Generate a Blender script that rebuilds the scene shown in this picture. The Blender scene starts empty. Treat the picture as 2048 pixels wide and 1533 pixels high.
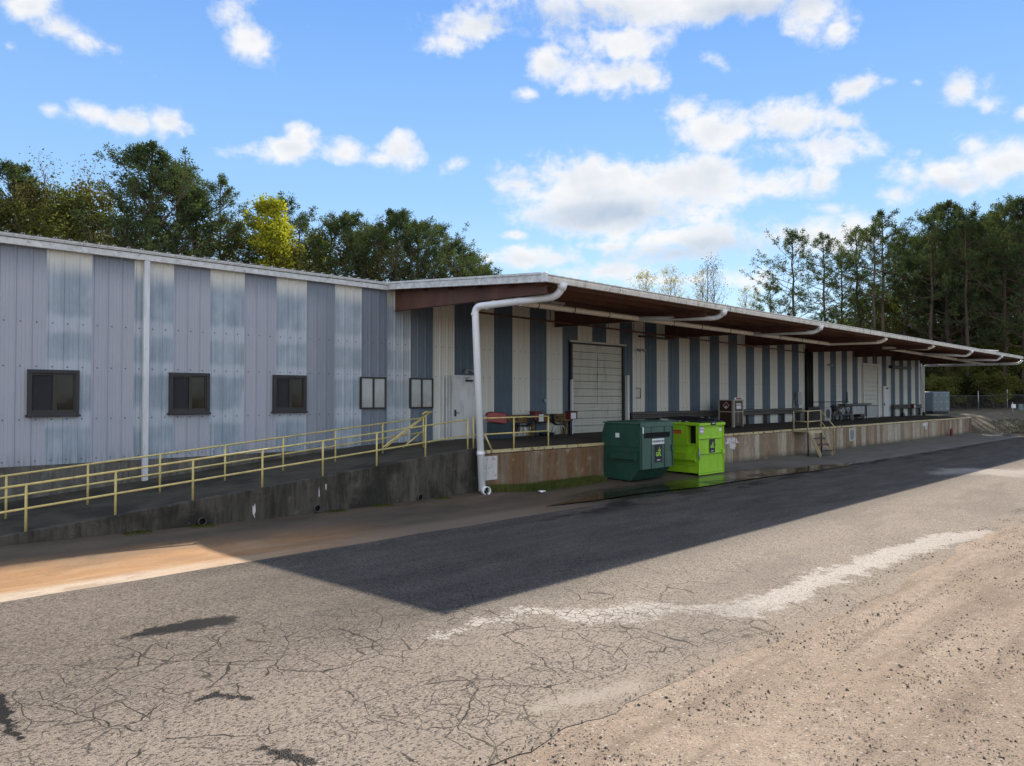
import bpy, math, random
from mathutils import Vector, Matrix, noise as mnoise
R = math.radians
S = bpy.context.scene
COL = S.collection
# ------------------------------------------------------------------ camera
F_PX, CX, CY = 1420.0, 1024.0, 766.5
PHI, PITCH = R(46.334), R(1.13)
CAM = Vector((-12.60, -18.96, 2.66))
cam_d = bpy.data.cameras.new('camera'); cam = bpy.data.objects.new('camera', cam_d); COL.objects.link(cam)
cam_d.sensor_width = 36.0; cam_d.lens = 36.0 * F_PX / 2048.0
cam_d.clip_start = 0.05; cam_d.clip_end = 3000
cam.location = CAM; cam.rotation_euler = (R(90) + PITCH, 0, PHI - R(90))
S.camera = cam
FW = Vector((math.cos(PHI) * math.cos(PITCH), math.sin(PHI) * math.cos(PITCH), math.sin(PITCH)))
RT = Vector((math.sin(PHI), -math.cos(PHI), 0)); UP = RT.cross(FW)
def ray(u, v): return FW + RT * ((u - CX) / F_PX) - UP * ((v - CY) / F_PX)
def at_y(u, v, y): r = ray(u, v); return CAM + r * ((y - CAM.y) / r.y)
def at_z(u, v, z=0.0): r = ray(u, v); return CAM + r * ((z - CAM.z) / r.z)
def at_d(u, dist, z=0.0): r = ray(u, CY); p = CAM + r * dist; p.z = z; return p
# ------------------------------------------------------------------ light
SUN_AZ, SUN_EL = math.atan2(5.1, 7.15), R(33.0)
SKY_STRENGTH, SUN_STRENGTH, EXPOSURE = 0.15, 4.4, 0.95
sd = bpy.data.lights.new('sun', 'SUN'); sd.energy = SUN_STRENGTH; sd.angle = R(0.53); sd.color = (1.0, 0.88, 0.72)
sun = bpy.data.objects.new('sun', sd); COL.objects.link(sun)
to_sun = Vector((math.cos(SUN_AZ) * math.cos(SUN_EL), math.sin(SUN_AZ) * math.cos(SUN_EL), math.sin(SUN_EL)))
sun.rotation_euler = to_sun.to_track_quat('Z', 'Y').to_euler(); sun.location = (0, 0, 60)
S.view_settings.view_transform = 'Standard'; S.view_settings.look = 'None'
S.view_settings.gamma = 1.0; S.view_settings.exposure = EXPOSURE
S.cycles.max_bounces = 7; S.cycles.diffuse_bounces = 3; S.cycles.transparent_max_bounces = 8
S.cycles.use_denoising = True

class NT:
    """small helper for node trees"""
    def __init__(s, tree): s.t = tree; s.n = tree.nodes; s.l = tree.links
    def new(s, typ, **kw):
        n = s.n.new(typ)
        for k, v in kw.items():
            if hasattr(n, k): setattr(n, k, v)
        return n
    def put(s, sock, v):
        if isinstance(v, bpy.types.NodeSocket): s.l.new(v, sock)
        elif v is not None:
            if sock.type == 'RGBA' and len(v) == 3: v = (*v, 1)
            sock.default_value = v
    def math(s, op, a, b=None, c=None, clamp=False):
        n = s.n.new('ShaderNodeMath'); n.operation = op; n.use_clamp = clamp
        s.put(n.inputs[0], a)
        if b is not None: s.put(n.inputs[1], b)
        if c is not None: s.put(n.inputs[2], c)
        return n.outputs[0]
    def vec(s, op, a, b=None):
        n = s.n.new('ShaderNodeVectorMath'); n.operation = op
        s.put(n.inputs[0], a)
        if b is not None: s.put(n.inputs[1], b)
        return n.outputs['Value'] if op in ('LENGTH', 'DOT_PRODUCT', 'DISTANCE') else n.outputs[0]
    def step(s, v, lo, hi, o0=0.0, o1=1.0):
        n = s.n.new('ShaderNodeMapRange'); n.interpolation_type = 'SMOOTHSTEP'
        s.put(n.inputs[0], v)
        for i, x in enumerate((lo, hi, o0, o1)): s.put(n.inputs[i + 1], x)
        return n.outputs[0]
    def lin(s, v, lo, hi, o0=0.0, o1=1.0):
        n = s.n.new('ShaderNodeMapRange'); s.put(n.inputs[0], v)
        for i, x in enumerate((lo, hi, o0, o1)): s.put(n.inputs[i + 1], x)
        return n.outputs[0]
    def mix(s, f, a, b, mode='MIX'):
        n = s.n.new('ShaderNodeMix'); n.data_type = 'RGBA'; n.blend_type = mode
        s.put(n.inputs[0], f); s.put(n.inputs[6], a); s.put(n.inputs[7], b)
        return n.outputs[2]
    def noise(s, co, scale, detail=4, rough=0.55, dist=0.0):
        n = s.n.new('ShaderNodeTexNoise'); s.put(n.inputs['Vector'], co)
        n.inputs['Scale'].default_value = scale; n.inputs['Detail'].default_value = detail
        n.inputs['Roughness'].default_value = rough; n.inputs['Distortion'].default_value = dist
        return n.outputs['Fac']
    def ncol(s, co, scale, detail=2):
        n = s.n.new('ShaderNodeTexNoise'); s.put(n.inputs['Vector'], co)
        n.inputs['Scale'].default_value = scale; n.inputs['Detail'].default_value = detail
        return n.outputs['Color']
    def vor(s, co, scale, feature='F1', out='Distance'):
        n = s.n.new('ShaderNodeTexVoronoi'); n.feature = feature; s.put(n.inputs['Vector'], co)
        n.inputs['Scale'].default_value = scale
        return n.outputs[out]
    def scl(s, co, v): return s.vec('MULTIPLY', co, v)
    def sep(s, co):
        n = s.n.new('ShaderNodeSeparateXYZ'); s.put(n.inputs[0], co); return n.outputs
    def comb(s, x, y, z):
        n = s.n.new('ShaderNodeCombineXYZ')
        for i, v in enumerate((x, y, z)): s.put(n.inputs[i], v)
        return n.outputs[0]
    def bump(s, h, strength=0.3, dist=0.02, normal=None):
        n = s.n.new('ShaderNodeBump'); n.inputs['Strength'].default_value = strength
        n.inputs['Distance'].default_value = dist; s.put(n.inputs['Height'], h)
        if normal is not None: s.put(n.inputs['Normal'], normal)
        return n.outputs[0]

# ------------------------------------------------------------------ sky with clouds
w = bpy.data.worlds.new('World'); S.world = w; w.use_nodes = True
nt = NT(w.node_tree); nt.n.clear()
tc = nt.new('ShaderNodeTexCoord'); D = nt.vec('NORMALIZE', tc.outputs['Generated'])
sky = nt.new('ShaderNodeTexSky'); sky.sky_type = 'NISHITA'; sky.sun_disc = False
sky.sun_elevation = SUN_EL; sky.sun_rotation = R(90) - SUN_AZ
sky.air_density = 1.0; sky.dust_density = 0.0; sky.ozone_density = 1.5; sky.altitude = 150
dx, dy, dz = nt.sep(D)
az = nt.math('ARCTAN2', dy, dx); el = nt.math('ARCSINE', dz)
P2 = nt.comb(az, el, 0.0)
def azel(u, v):
    r = ray(u, v).normalized(); return math.atan2(r.y, r.x), math.asin(r.z)
# cloud banks: centre (as the compass bearing of a point of the photo), half width, half height (px), tilt, weight
CL = [(70, 10, 60, 36, 0, 1), (130, 62, 74, 36, -25, 1), (20, 95, 26, 12, 0, .5), (225, 97, 18, 10, 0, .45), (465, 20, 48, 40, 0, .9), (505, 80, 56, 50, -35, 1), (530, 110, 30, 20, 0, .7),
      (100, 220, 40, 16, 0, .7), (185, 225, 56, 26, -8, .85), (250, 240, 54, 24, -8, .9), (335, 245, 40, 26, 0, .85),
      (570, 295, 62, 30, 0, 1), (590, 270, 34, 22, 0, .8), (480, 302, 30, 13, 0, .5), (690, 305, 40, 22, 0, .6), (800, 300, 42, 32, 0, 1), (762, 318, 40, 14, 0, .8), (920, 328, 24, 12, 20, .5),
      (960, 55, 120, 42, 0, .9), (900, 85, 50, 26, 0, .7), (1180, 10, 240, 72, 0, 1.1), (1420, 5, 220, 50, 0, 1.1), (1630, 30, 84, 56, 0, 1), (1670, 60, 40, 30, 0, .9), (1230, 85, 110, 54, 0, .85), (1580, 66, 26, 14, 0, .5),
      (1100, 132, 64, 44, 0, 1), (1210, 150, 120, 42, 0, 1), (1290, 160, 60, 30, 0, .8), (1060, 185, 24, 16, 0, .6), (1440, 128, 46, 24, -20, .6),
      (1370, 225, 60, 42, 0, .9), (1430, 260, 120, 56, 0, 1), (1560, 245, 100, 52, 0, 1), (1700, 245, 60, 26, 0, .8), (1690, 295, 110, 44, 0, .95), (1560, 300, 100, 30, 0, .7),
      (1040, 372, 84, 50, 0, 1.1), (1180, 365, 160, 70, 0, 1.6), (1360, 365, 170, 66, 0, 1.6), (1540, 370, 100, 42, 0, 1), (1240, 425, 215, 54, 0, 1.5), (1640, 370, 44, 44, 0, .7),
      (1420, 480, 230, 44, 0, 1.05), (1590, 470, 140, 46, 0, 1.05), (1350, 505, 130, 30, 0, .9), (1700, 470, 70, 50, 0, .8),
      (1050, 520, 130, 24, 0, .85), (1210, 545, 130, 22, 0, .85), (1220, 493, 50, 10, 0, .5), (1030, 470, 24, 8, 0, .55), (1330, 560, 150, 16, 0, .6), (1480, 560, 120, 26, 0, .5),
      (1715, 178, 46, 28, 20, .85), (1780, 162, 22, 10, 0, .5), (1925, 182, 64, 52, 0, 1), (1960, 210, 60, 26, -10, .8), (2045, 226, 22, 18, 0, .8), (1835, 165, 16, 9, 0, .5),
      (1940, 285, 66, 36, 0, .85), (1880, 345, 140, 52, 0, 1), (1990, 330, 90, 50, 0, .9), (1790, 385, 60, 26, 0, .7), (1840, 305, 60, 24, 0, .6), (2080, 340, 60, 40, 0, .7),
      (1650, 415, 70, 16, 0, .5), (-160, 180, 120, 60, 0, 1), (-300, 60, 160, 60, 0, 1), (2250, 150, 140, 60, 0, 1), (2300, 400, 180, 60, 0, 1), (700, -260, 200, 80, 0, 1), (1500, -300, 260, 90, 0, 1), (200, -300, 180, 70, 0, 1), (2100, -250, 160, 70, 0, 1)]
field = None; n_cl = 0
for (u, v, a, b, tilt, wgt) in CL:
    A, E_ = azel(u, v); c1 = azel(u + 10, v); c2 = azel(u, v - 10)
    ka = math.hypot(c1[0] - A, c1[1] - E_) / 10; ke = abs(c2[1] - E_) / 10
    mp = nt.new('ShaderNodeMapping'); mp.vector_type = 'TEXTURE'
    mp.inputs['Location'].default_value = (A, E_, 0); mp.inputs['Rotation'].default_value = (0, 0, -R(tilt) + math.atan2(c1[1] - E_, -(c1[0] - A)) * -1.0)
    big_ = 1.22 if u < 940 else 1.06
    mp.inputs['Scale'].default_value = (a * ka * big_, b * ke * big_, 1)
    # each bank waits for the one before it, which keeps the shader's memory small
    if field is not None and n_cl % 8 == 0: P2 = nt.comb(az, el, nt.math('MULTIPLY', field, 1e-5))
    n_cl += 1; nt.l.new(P2, mp.inputs['Vector'])
    g = nt.math('MULTIPLY_ADD', nt.vec('LENGTH', mp.outputs[0]), -wgt, wgt)
    field = g if field is None else nt.math('MAXIMUM', field, g)
nco = nt.comb(az, nt.math('MULTIPLY', el, 1.25), 0.0)
n1 = nt.noise(nco, 9.0, 6, 0.6, 0.25); n2 = nt.noise(nco, 38.0, 4, 0.62, 0.3)
nn = nt.math('ADD', nt.math('MULTIPLY', nt.math('SUBTRACT', n1, 0.515), 2.7), nt.math('MULTIPLY', nt.math('SUBTRACT', n2, 0.5), 1.15))
back = nt.step(nt.vec('DOT_PRODUCT', D, (-FW.x, -FW.y, 0.55)), -0.05, 0.55, -0.6, 0.42)     # unseen cloud added behind the camera as white fill for the facade
dens = nt.math('ADD', nt.math('MAXIMUM', field, back), nn)
mask = nt.step(dens, -0.10, 0.80)
# shading of a cloud: same noise seen a little higher gives lit tops and grey undersides
n1b = nt.noise(nt.vec('ADD', nco, (0, 0.035, 0)), 9.0, 3, 0.55, 0.25)
under = nt.math('ADD', nt.math('MULTIPLY', nt.math('SUBTRACT', n1b, n1), 2.5), nt.step(dens, 0.35, 1.25, 0.0, 0.8))
GREY = [(1190, 430, 230, 50), (1400, 505, 300, 34), (1120, 40, 200, 40), (1880, 375, 120, 24), (1500, 20, 200, 30)]
gf = None
for (u, v, a, b) in GREY:
    A, E_ = azel(u, v); c1 = azel(u + 10, v); c2 = azel(u, v - 10)
    mp = nt.new('ShaderNodeMapping'); mp.vector_type = 'TEXTURE'
    mp.inputs['Location'].default_value = (A, E_, 0)
    mp.inputs['Scale'].default_value = (a * math.hypot(c1[0] - A, c1[1] - E_) / 10, b * abs(c2[1] - E_) / 10, 1)
    nt.l.new(nt.comb(az, el, nt.math('MULTIPLY', field if gf is None else gf, 1e-5)), mp.inputs['Vector'])
    g = nt.step(nt.vec('LENGTH', mp.outputs[0]), 1.2, 0.1)
    gf = g if gf is None else nt.math('MAXIMUM', gf, g)
shade = nt.math('ADD', nt.math('MULTIPLY', under, 0.45), nt.math('MULTIPLY', gf, 0.55), clamp=True)
ccol = nt.mix(shade, (3.45, 3.4, 3.35), (1.85, 2.15, 2.55))
ccol = nt.vec('MULTIPLY', ccol, nt.comb(*[nt.lin(back, -0.6, 0.42, 1.0, 1.75)] * 3))      # the added fill clouds behind the camera are made brighter
rmp = nt.new('ShaderNodeValToRGB'); nt.l.new(nt.lin(el, 0.0, 1.2), rmp.inputs[0]); cr = rmp.color_ramp
cr.elements[0].position = 0.0; cr.elements[0].color = (.70, .88, 1.0, 1); cr.elements[1].position = 1.0; cr.elements[1].color = (.05, .19, .62, 1)
for ps, cc_ in ((.10, (.60, .83, 1.0)), (.22, (.36, .64, 1.0)), (.42, (.19, .44, .95))): e_ = cr.elements.new(ps); e_.color = (*cc_, 1)
clear = nt.mix(1.0, rmp.outputs[0], (3.45, 3.45, 3.5), 'MULTIPLY')
skyc = nt.mix(0.72, nt.mix(1.0, sky.outputs[0], (0.48, 0.53, 0.60), 'MULTIPLY'), clear)
tot = nt.mix(nt.math('MULTIPLY', mask, 0.93), skyc, ccol)
bg = nt.new('ShaderNodeBackground'); nt.l.new(tot, bg.inputs[0]); bg.inputs[1].default_value = SKY_STRENGTH
wo = nt.new('ShaderNodeOutputWorld'); nt.l.new(bg.outputs[0], wo.inputs[0])
w.cycles.sampling_method = 'MANUAL'; w.cycles.sample_map_resolution = 512

# ------------------------------------------------------------------ object helpers
def base_of(o):
    p = Vector((0, 0, 0))
    while o is not None: p += o.location; o = o.parent
    return p
def tag(o, label=None, cat=None, group=None, kind=None):
    if label: o['label'] = label
    if cat: o['category'] = cat
    if group: o['group'] = group
    if kind: o['kind'] = kind
    return o
def thing(name, loc, label, cat, group=None):
    o = bpy.data.objects.new(name, None); COL.objects.link(o); o.location = loc; o.empty_display_size = 0.2
    return tag(o, label, cat, group)
class MB:
    """collects boxes, tubes and prisms in world metres and links them as one mesh"""
    def __init__(s): s.v = []; s.f = []; s.smooth = []
    def add(s, vs, fs, smooth=False):
        k = len(s.v); s.v += [tuple(p) for p in vs]; s.f += [tuple(i + k for i in f) for f in fs]; s.smooth += [smooth] * len(fs)
        return s
    def box(s, x0, x1, y0, y1, z0, z1):
        return s.add([(x, y, z) for z in (z0, z1) for y in (y0, y1) for x in (x0, x1)],
                     [(0, 2, 3, 1), (4, 5, 7, 6), (0, 1, 5, 4), (2, 6, 7, 3), (0, 4, 6, 2), (1, 3, 7, 5)])
    def hexa(s, lo, hi):
        n = len(lo); return s.add(list(lo) + list(hi), [tuple(range(n))[::-1], tuple(range(n, 2 * n))] + [(i, (i + 1) % n, n + (i + 1) % n, n + i) for i in range(n)])
    def prism(s, prof, axis, a, b):
        """profile of 2-D points extruded along an axis ('x': points are y,z; 'y': x,z; 'z': x,y)"""
        m = {'x': lambda p, t: (t, p[0], p[1]), 'y': lambda p, t: (p[0], t, p[1]), 'z': lambda p, t: (p[0], p[1], t)}[axis]
        return s.hexa([m(p, a) for p in prof], [m(p, b) for p in prof])
    def tube(s, pts, r, seg=10, cap=True, radii=None):
        pts = [Vector(p) for p in pts]; n = len(pts); rings = []; prev = None
        for i, p in enumerate(pts):
            d = (pts[min(i + 1, n - 1)] - pts[max(i - 1, 0)]).normalized()
            if prev is None:
                a = Vector((0, 0, 1)) if abs(d.z) < 0.9 else Vector((1, 0, 0)); u = d.cross(a).normalized()
            else: u = (prev - d * prev.dot(d)).normalized()
            prev = u; q = d.cross(u); rr = radii[i] if radii else r
            rings.append([p + (u * math.cos(2 * math.pi * k / seg) + q * math.sin(2 * math.pi * k / seg)) * rr for k in range(seg)])
        vs = [v for rg in rings for v in rg]; fs = []
        for i in range(n - 1):
            for k in range(seg):
                a, b = i * seg + k, i * seg + (k + 1) % seg; fs.append((a, b, b + seg, a + seg))
        s.add(vs, fs, True)
        if cap:
            k0 = len(s.v) - len(vs); s.f += [tuple(k0 + k for k in range(seg))[::-1], tuple(k0 + (n - 1) * seg + k for k in range(seg))]; s.smooth += [False, False]
        return s
    def build(s, name, mat, parent=None, bevel=0.0, label=None):
        me = bpy.data.meshes.new(name); off = base_of(parent) if parent else Vector((0, 0, 0))
        me.from_pydata([(x - off.x, y - off.y, z - off.z) for x, y, z in s.v], [], s.f); me.materials.append(mat)
        me.polygons.foreach_set('use_smooth', s.smooth); me.update()
        o = bpy.data.objects.new(name, me); COL.objects.link(o); o.parent = parent
        if bevel:
            b = o.modifiers.new('bevel', 'BEVEL'); b.width = bevel; b.segments = 2; b.limit_method = 'ANGLE'
        if label: o['label'] = label
        return o
def arc(p0, p1, p2, r=0.12, n=6):
    """rounded corner at p1 between p0 and p2"""
    p0, p1, p2 = map(Vector, (p0, p1, p2)); a = p1 + (p0 - p1).normalized() * r; b = p1 + (p2 - p1).normalized() * r
    return [a * (1 - t) ** 2 + p1 * 2 * t * (1 - t) + b * t * t for t in [i / n for i in range(n + 1)]]
def path(pts, r=0.15):
    out = [Vector(pts[0])]
    for i in range(1, len(pts) - 1): out += arc(pts[i - 1], pts[i], pts[i + 1], r)
    return out + [Vector(pts[-1])]
def copy_tree(o, parent=None):
    c = o.copy(); COL.objects.link(c); c.parent = parent
    for ch in list(o.children): copy_tree(ch, c)
    return c
def text_obj(name, s, size, mat, M, parent, bold=0.0, sx=1.0):
    cu = bpy.data.curves.new(name, 'FONT'); cu.body = s; cu.size = size; cu.align_x = 'CENTER'; cu.align_y = 'CENTER'; cu.extrude = 0.0015; cu.offset = bold
    tmp = bpy.data.objects.new(name, cu); COL.objects.link(tmp)
    bpy.context.view_layer.update()
    me = bpy.data.meshes.new_from_object(tmp.evaluated_get(bpy.context.evaluated_depsgraph_get()))
    bpy.data.objects.remove(tmp)
    off = base_of(parent)
    me.transform(Matrix.Translation(-off) @ M @ Matrix.Diagonal((sx, 1, 1, 1)))
    me.materials.clear(); me.materials.append(mat); me.name = name
    o = bpy.data.objects.new(name, me); COL.objects.link(o); o.parent = parent
    return o

# ------------------------------------------------------------------ materials
def new_mat(name):
    m = bpy.data.materials.new(name); m.use_nodes = True; t = NT(m.node_tree); t.n.clear()
    b = t.new('ShaderNodeBsdfPrincipled'); o = t.new('ShaderNodeOutputMaterial'); t.l.new(b.outputs[0], o.inputs[0])
    c = t.new('ShaderNodeNewGeometry').outputs['Position']
    return m, t, b, c
def painted(name, col, rough=0.5, metal=0.0, var=0.18, rust=0.0, rustcol=(0.13, 0.045, 0.02), scale=3.0, dirt=(0.06, 0.05, 0.04), dirtamt=0.15, spec=0.4, vstretch=0.25, dent=0.0):
    m, t, b, c = new_mat(name)
    cs = t.scl(c, (1, 1, vstretch)); n = t.noise(cs, scale, 5, 0.6); f = t.noise(c, scale * 14, 3, 0.6)
    base = t.mix(t.lin(n, 0.3, 0.7), tuple(x * (1 - var) for x in col), tuple(min(1, x * (1 + var)) for x in col))
    base = t.mix(t.math('MULTIPLY', t.step(t.noise(cs, scale * 2.3, 6, 0.7), 0.5, 0.75), dirtamt * 3, clamp=True), base, dirt)
    if rust: base = t.mix(t.step(t.noise(c, scale * 4, 7, 0.72), 0.68 - rust * 0.3, 0.74 - rust * 0.3), base, rustcol)
    t.put(b.inputs['Base Color'], base); b.inputs['Metallic'].default_value = metal
    t.put(b.inputs['Roughness'], t.lin(f, 0.2, 0.8, max(0.05, rough - 0.12), min(1, rough + 0.12)))
    b.inputs['Specular IOR Level'].default_value = spec
    nrm = t.bump(f, 0.12, 0.01)
    if dent: nrm = t.bump(t.noise(c, 2.6, 3, 0.5), dent, 0.05, nrm)
    t.put(b.inputs['Normal'], nrm)
    return m
M = {}
M['yellow'] = painted('yellow_paint', (0.62, 0.50, 0.19), 0.5, rust=0.25, scale=6)
M['white_paint'] = painted('white_paint', (0.66, 0.67, 0.68), 0.5, dirtamt=0.1)
M['trim'] = painted('white_trim', (0.62, 0.62, 0.60), 0.5, dirtamt=0.22, scale=5, vstretch=1)
M['gutter'] = painted('gutter_paint', (0.68, 0.65, 0.58), 0.55, dirtamt=0.40, scale=4, vstretch=0.3, dirt=(0.16, 0.14, 0.11))
M['pvc'] = painted('pvc_pipe', (0.76, 0.77, 0.78), 0.38, var=0.05, dirtamt=0.05)
M['pvc_bounce'] = painted('pvc_pipe_bounce_tint', (0.78, 0.70, 0.58), 0.42, var=0.08, dirtamt=0.12, dirt=(0.25, 0.20, 0.15))  # same plastic, warm bounce light from below put into the colour
M['red_steel'] = painted('red_oxide_steel', (0.125, 0.056, 0.038), 0.62, var=0.25, dirtamt=0.2, scale=2)
M['dark'] = painted('dark_steel', (0.03, 0.03, 0.032), 0.5, rust=0.1)
M['black'] = painted('black_plastic', (0.012, 0.012, 0.014), 0.45, dirtamt=0.02)
M['bronze'] = painted('bronze_frame', (0.035, 0.028, 0.024), 0.45, var=0.2)
M['rail'] = painted('rub_rail_steel', (0.085, 0.078, 0.072), 0.55, rust=0.25, scale=4)
M['door'] = painted('door_paint', (0.66, 0.67, 0.67), 0.45, var=0.06, dirtamt=0.12, scale=2)
M['grille'] = painted('grey_metal', (0.33, 0.33, 0.34), 0.42, metal=0.4, dirtamt=0.15)
M['bluegrey'] = painted('blue_grey_paint', (0.13, 0.17, 0.19), 0.5, dirtamt=0.1)
M['green_d'] = painted('dark_green_paint', (0.016, 0.068, 0.045), 0.42, var=0.2, rust=0.18, dirtamt=0.26, scale=2.5, dirt=(0.045, 0.055, 0.045), dent=.5)
M['green_p'] = painted('faded_green_paint', (0.062, 0.115, 0.085), 0.52, var=0.2, rust=0.14, dirtamt=0.2, scale=2.5, dirt=(0.07, 0.08, 0.07), dent=.5)
M['lime'] = painted('lime_green_paint', (0.30, 0.57, 0.02), 0.45, var=0.12, rust=0.08, rustcol=(0.12, 0.14, 0.03), dirtamt=0.13, scale=2.5, dirt=(0.12, 0.16, 0.03), dent=.5)
M['label_w'] = painted('white_sticker', (0.72, 0.72, 0.74), 0.5, var=0.05, dirtamt=0.05)
M['label_o'] = painted('orange_sticker', (0.55, 0.13, 0.02), 0.5, var=0.1)
M['label_r'] = painted('red_sticker', (0.30, 0.03, 0.03), 0.5, var=0.1)
M['label_p'] = painted('purple_sticker', (0.42, 0.28, 0.52), 0.5, var=0.1)
M['label_k'] = painted('black_sticker', (0.010, 0.011, 0.016), 0.4, var=0.1, dirtamt=0)
M['label_g'] = painted('green_print', (0.35, 0.62, 0.08), 0.4, var=0.02, dirtamt=0)
M['red_box'] = painted('red_box_paint', (0.16, 0.018, 0.018), 0.5, rust=0.12)
M['pink'] = painted('faded_red_vinyl', (0.36, 0.085, 0.085), 0.5, var=0.15, dirtamt=0.08)
M['blue_d'] = painted('dark_blue_steel', (0.030, 0.048, 0.065), 0.5, var=0.2)
M['chair'] = painted('blue_black_seat_plastic', (0.022, 0.032, 0.04), 0.4)
M['chrome'] = painted('chrome_tube', (0.55, 0.55, 0.56), 0.28, metal=0.9, var=0.1, dirtamt=0.1)
M['wood'] = painted('weathered_wood', (0.15, 0.09, 0.05), 0.75, var=0.35, dirtamt=0.25, scale=5, vstretch=1)
M['locker'] = painted('brown_locker', (0.055, 0.028, 0.02), 0.5, rust=0.25)
M['locker_frame'] = painted('cream_edge_paint', (0.40, 0.36, 0.30), 0.55, rust=0.3, scale=5)
M['galv'] = painted('galvanised_steel', (0.32, 0.33, 0.34), 0.45, metal=0.5)
M['fence'] = painted('dull_fence_zinc', (0.10, 0.105, 0.11), 0.6)
M['cream'] = painted('roller_slat_paint', (0.58, 0.565, 0.50), 0.5, var=0.06, dirtamt=0.16, scale=1.6)
M['tan'] = painted('tan_stone', (0.42, 0.36, 0.29), 0.8, var=0.2)
M['void'] = painted('dark_interior', (0.004, 0.004, 0.004), 0.9, var=0.1, dirtamt=0)

def glass_mat(name, col, rough=0.06, spec=0.9):
    m, t, b, c = new_mat(name)
    n = t.noise(c, 1.3, 2, 0.4)
    t.put(b.inputs['Base Color'], t.mix(t.noise(c, 5, 3), tuple(x * 0.7 for x in col), col))
    b.inputs['Roughness'].default_value = rough; b.inputs['Specular IOR Level'].default_value = spec; b.inputs['IOR'].default_value = 1.5
    t.put(b.inputs['Normal'], t.bump(n, 0.10, 0.05)); return m
M['glass_dark'] = glass_mat('dark_window_glass', (0.016, 0.013, 0.008), 0.08, 0.40)
M['glass_blind'] = glass_mat('window_glass_over_blind', (0.40, 0.42, 0.42))
M['screen'] = painted('insect_screen', (0.022, 0.023, 0.027), 0.8, var=0.1)

# striped steel siding, faded where it stands in the open
m, t, b, c = new_mat('striped_siding'); M['siding'] = m
x, y, z = t.sep(c)
idx = t.math('FLOOR', t.math('DIVIDE', x, 0.9144))
blue = t.math('ABSOLUTE', t.math('MODULO', idx, 2.0))
pan = t.comb(idx, 0.0, 0.0)
wn = t.new('ShaderNodeTexWhiteNoise', noise_dimensions='3D'); t.l.new(pan, wn.inputs[0]); rnd = wn.outputs['Value']
streak = t.noise(t.comb(t.math('MULTIPLY', x, 9.0), 0.0, t.math('MULTIPLY', z, 0.35)), 1.6, 5, 0.6)
fine = t.noise(t.comb(t.math('MULTIPLY', x, 60.0), 0.0, t.math('MULTIPLY', z, 1.5)), 1.0, 3, 0.6)
blot = t.noise(t.comb(t.math('MULTIPLY', x, 1.2), 0.0, t.math('MULTIPLY', z, 0.8)), 1.4, 4, 0.55)
grain = t.noise(c, 90, 2, 0.7)
opened = t.step(x, 2.2, 0.2)                                  # weathered part outside the canopy
lowp = t.step(z, 5.85, 5.45)                                  # strip under the eave kept its paint
girt = t.math('MAXIMUM', t.step(t.math('ABSOLUTE', t.math('SUBTRACT', z, 4.35)), 0.30, 0.02), t.step(t.math('ABSOLUTE', t.math('SUBTRACT', z, 3.35)), 0.26, 0.02))
girt = t.math('MAXIMUM', girt, t.step(t.math('ABSOLUTE', t.math('SUBTRACT', z, 2.15)), 0.30, 0.02))
wht_new = t.mix(streak, (0.62, 0.605, 0.54), (0.74, 0.725, 0.66))
blu_new = t.mix(streak, (0.062, 0.100, 0.140), (0.092, 0.135, 0.180))
ox = t.math('ADD', t.math('MULTIPLY', blot, 0.9), t.math('MULTIPLY', streak, 0.5))
wht_old = t.mix(t.step(t.math('SUBTRACT', ox, t.math('MULTIPLY', girt, 0.35)), 0.42, 0.85), (0.45, 0.495, 0.545), (0.27, 0.33, 0.385))
blu_old = t.mix(t.step(ox, 0.35, 1.0), (0.365, 0.39, 0.445), (0.42, 0.42, 0.465))
fade_w = t.math('MULTIPLY', t.math('MULTIPLY', opened, 1.0), t.step(z, t.math('ADD', 5.62, t.math('MULTIPLY', streak, 0.55)), 5.35))
fade_b = t.math('MULTIPLY', t.step(x, 0.2, -4.5, 0.0, 1.0), t.step(z, 6.1, 5.2, 0.35, 1.0))
fade_b = t.math('MAXIMUM', fade_b, t.math('MULTIPLY', opened, 0.35))
cw = t.mix(fade_w, wht_new, wht_old); cb = t.mix(fade_b, blu_new, blu_old)
colr = t.mix(blue, cw, cb)
colr = t.mix(t.math('MULTIPLY', t.math('SUBTRACT', rnd, 0.5), 0.25), colr, (0.5, 0.5, 0.52))
fx = t.math('FRACT', t.math('DIVIDE', t.math('SUBTRACT', x, 0.0), 0.3048))
seam = t.step(t.math('ABSOLUTE', t.math('SUBTRACT', fx, 0.04)), 0.028, 0.0)
colr = t.mix(t.math('MULTIPLY', seam, 0.30), colr, (0.06, 0.07, 0.09))
# screw heads on the girt lines
def dotrow(zc):
    dxx = t.math('MULTIPLY', t.math('SUBTRACT', fx, 0.42), 0.3048); dzz = t.math('SUBTRACT', z, zc)
    return t.step(t.math('SQRT', t.math('ADD', t.math('MULTIPLY', dxx, dxx), t.math('MULTIPLY', dzz, dzz))), 0.022, 0.012)
dots = t.math('MAXIMUM', t.math('MAXIMUM', dotrow(4.35), dotrow(3.35)), dotrow(2.15))
dots = t.math('MAXIMUM', dots, dotrow(1.22))
colr = t.mix(t.math('MULTIPLY', dots, 0.85), colr, (0.03, 0.03, 0.035))
colr = t.mix(t.math('MULTIPLY', t.math('MULTIPLY', t.step(z, 1.55, 1.12), t.step(streak, 0.4, 0.7)), 0.5), colr, (0.16, 0.15, 0.14))
colr = t.mix(t.math('MULTIPLY', t.math('SUBTRACT', grain, 0.45), 0.5), colr, (0.12, 0.12, 0.14))
colr = t.mix(t.math('MULTIPLY', t.step(fine, 0.55, 0.75), 0.18), colr, (0.75, 0.75, 0.78))
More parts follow.
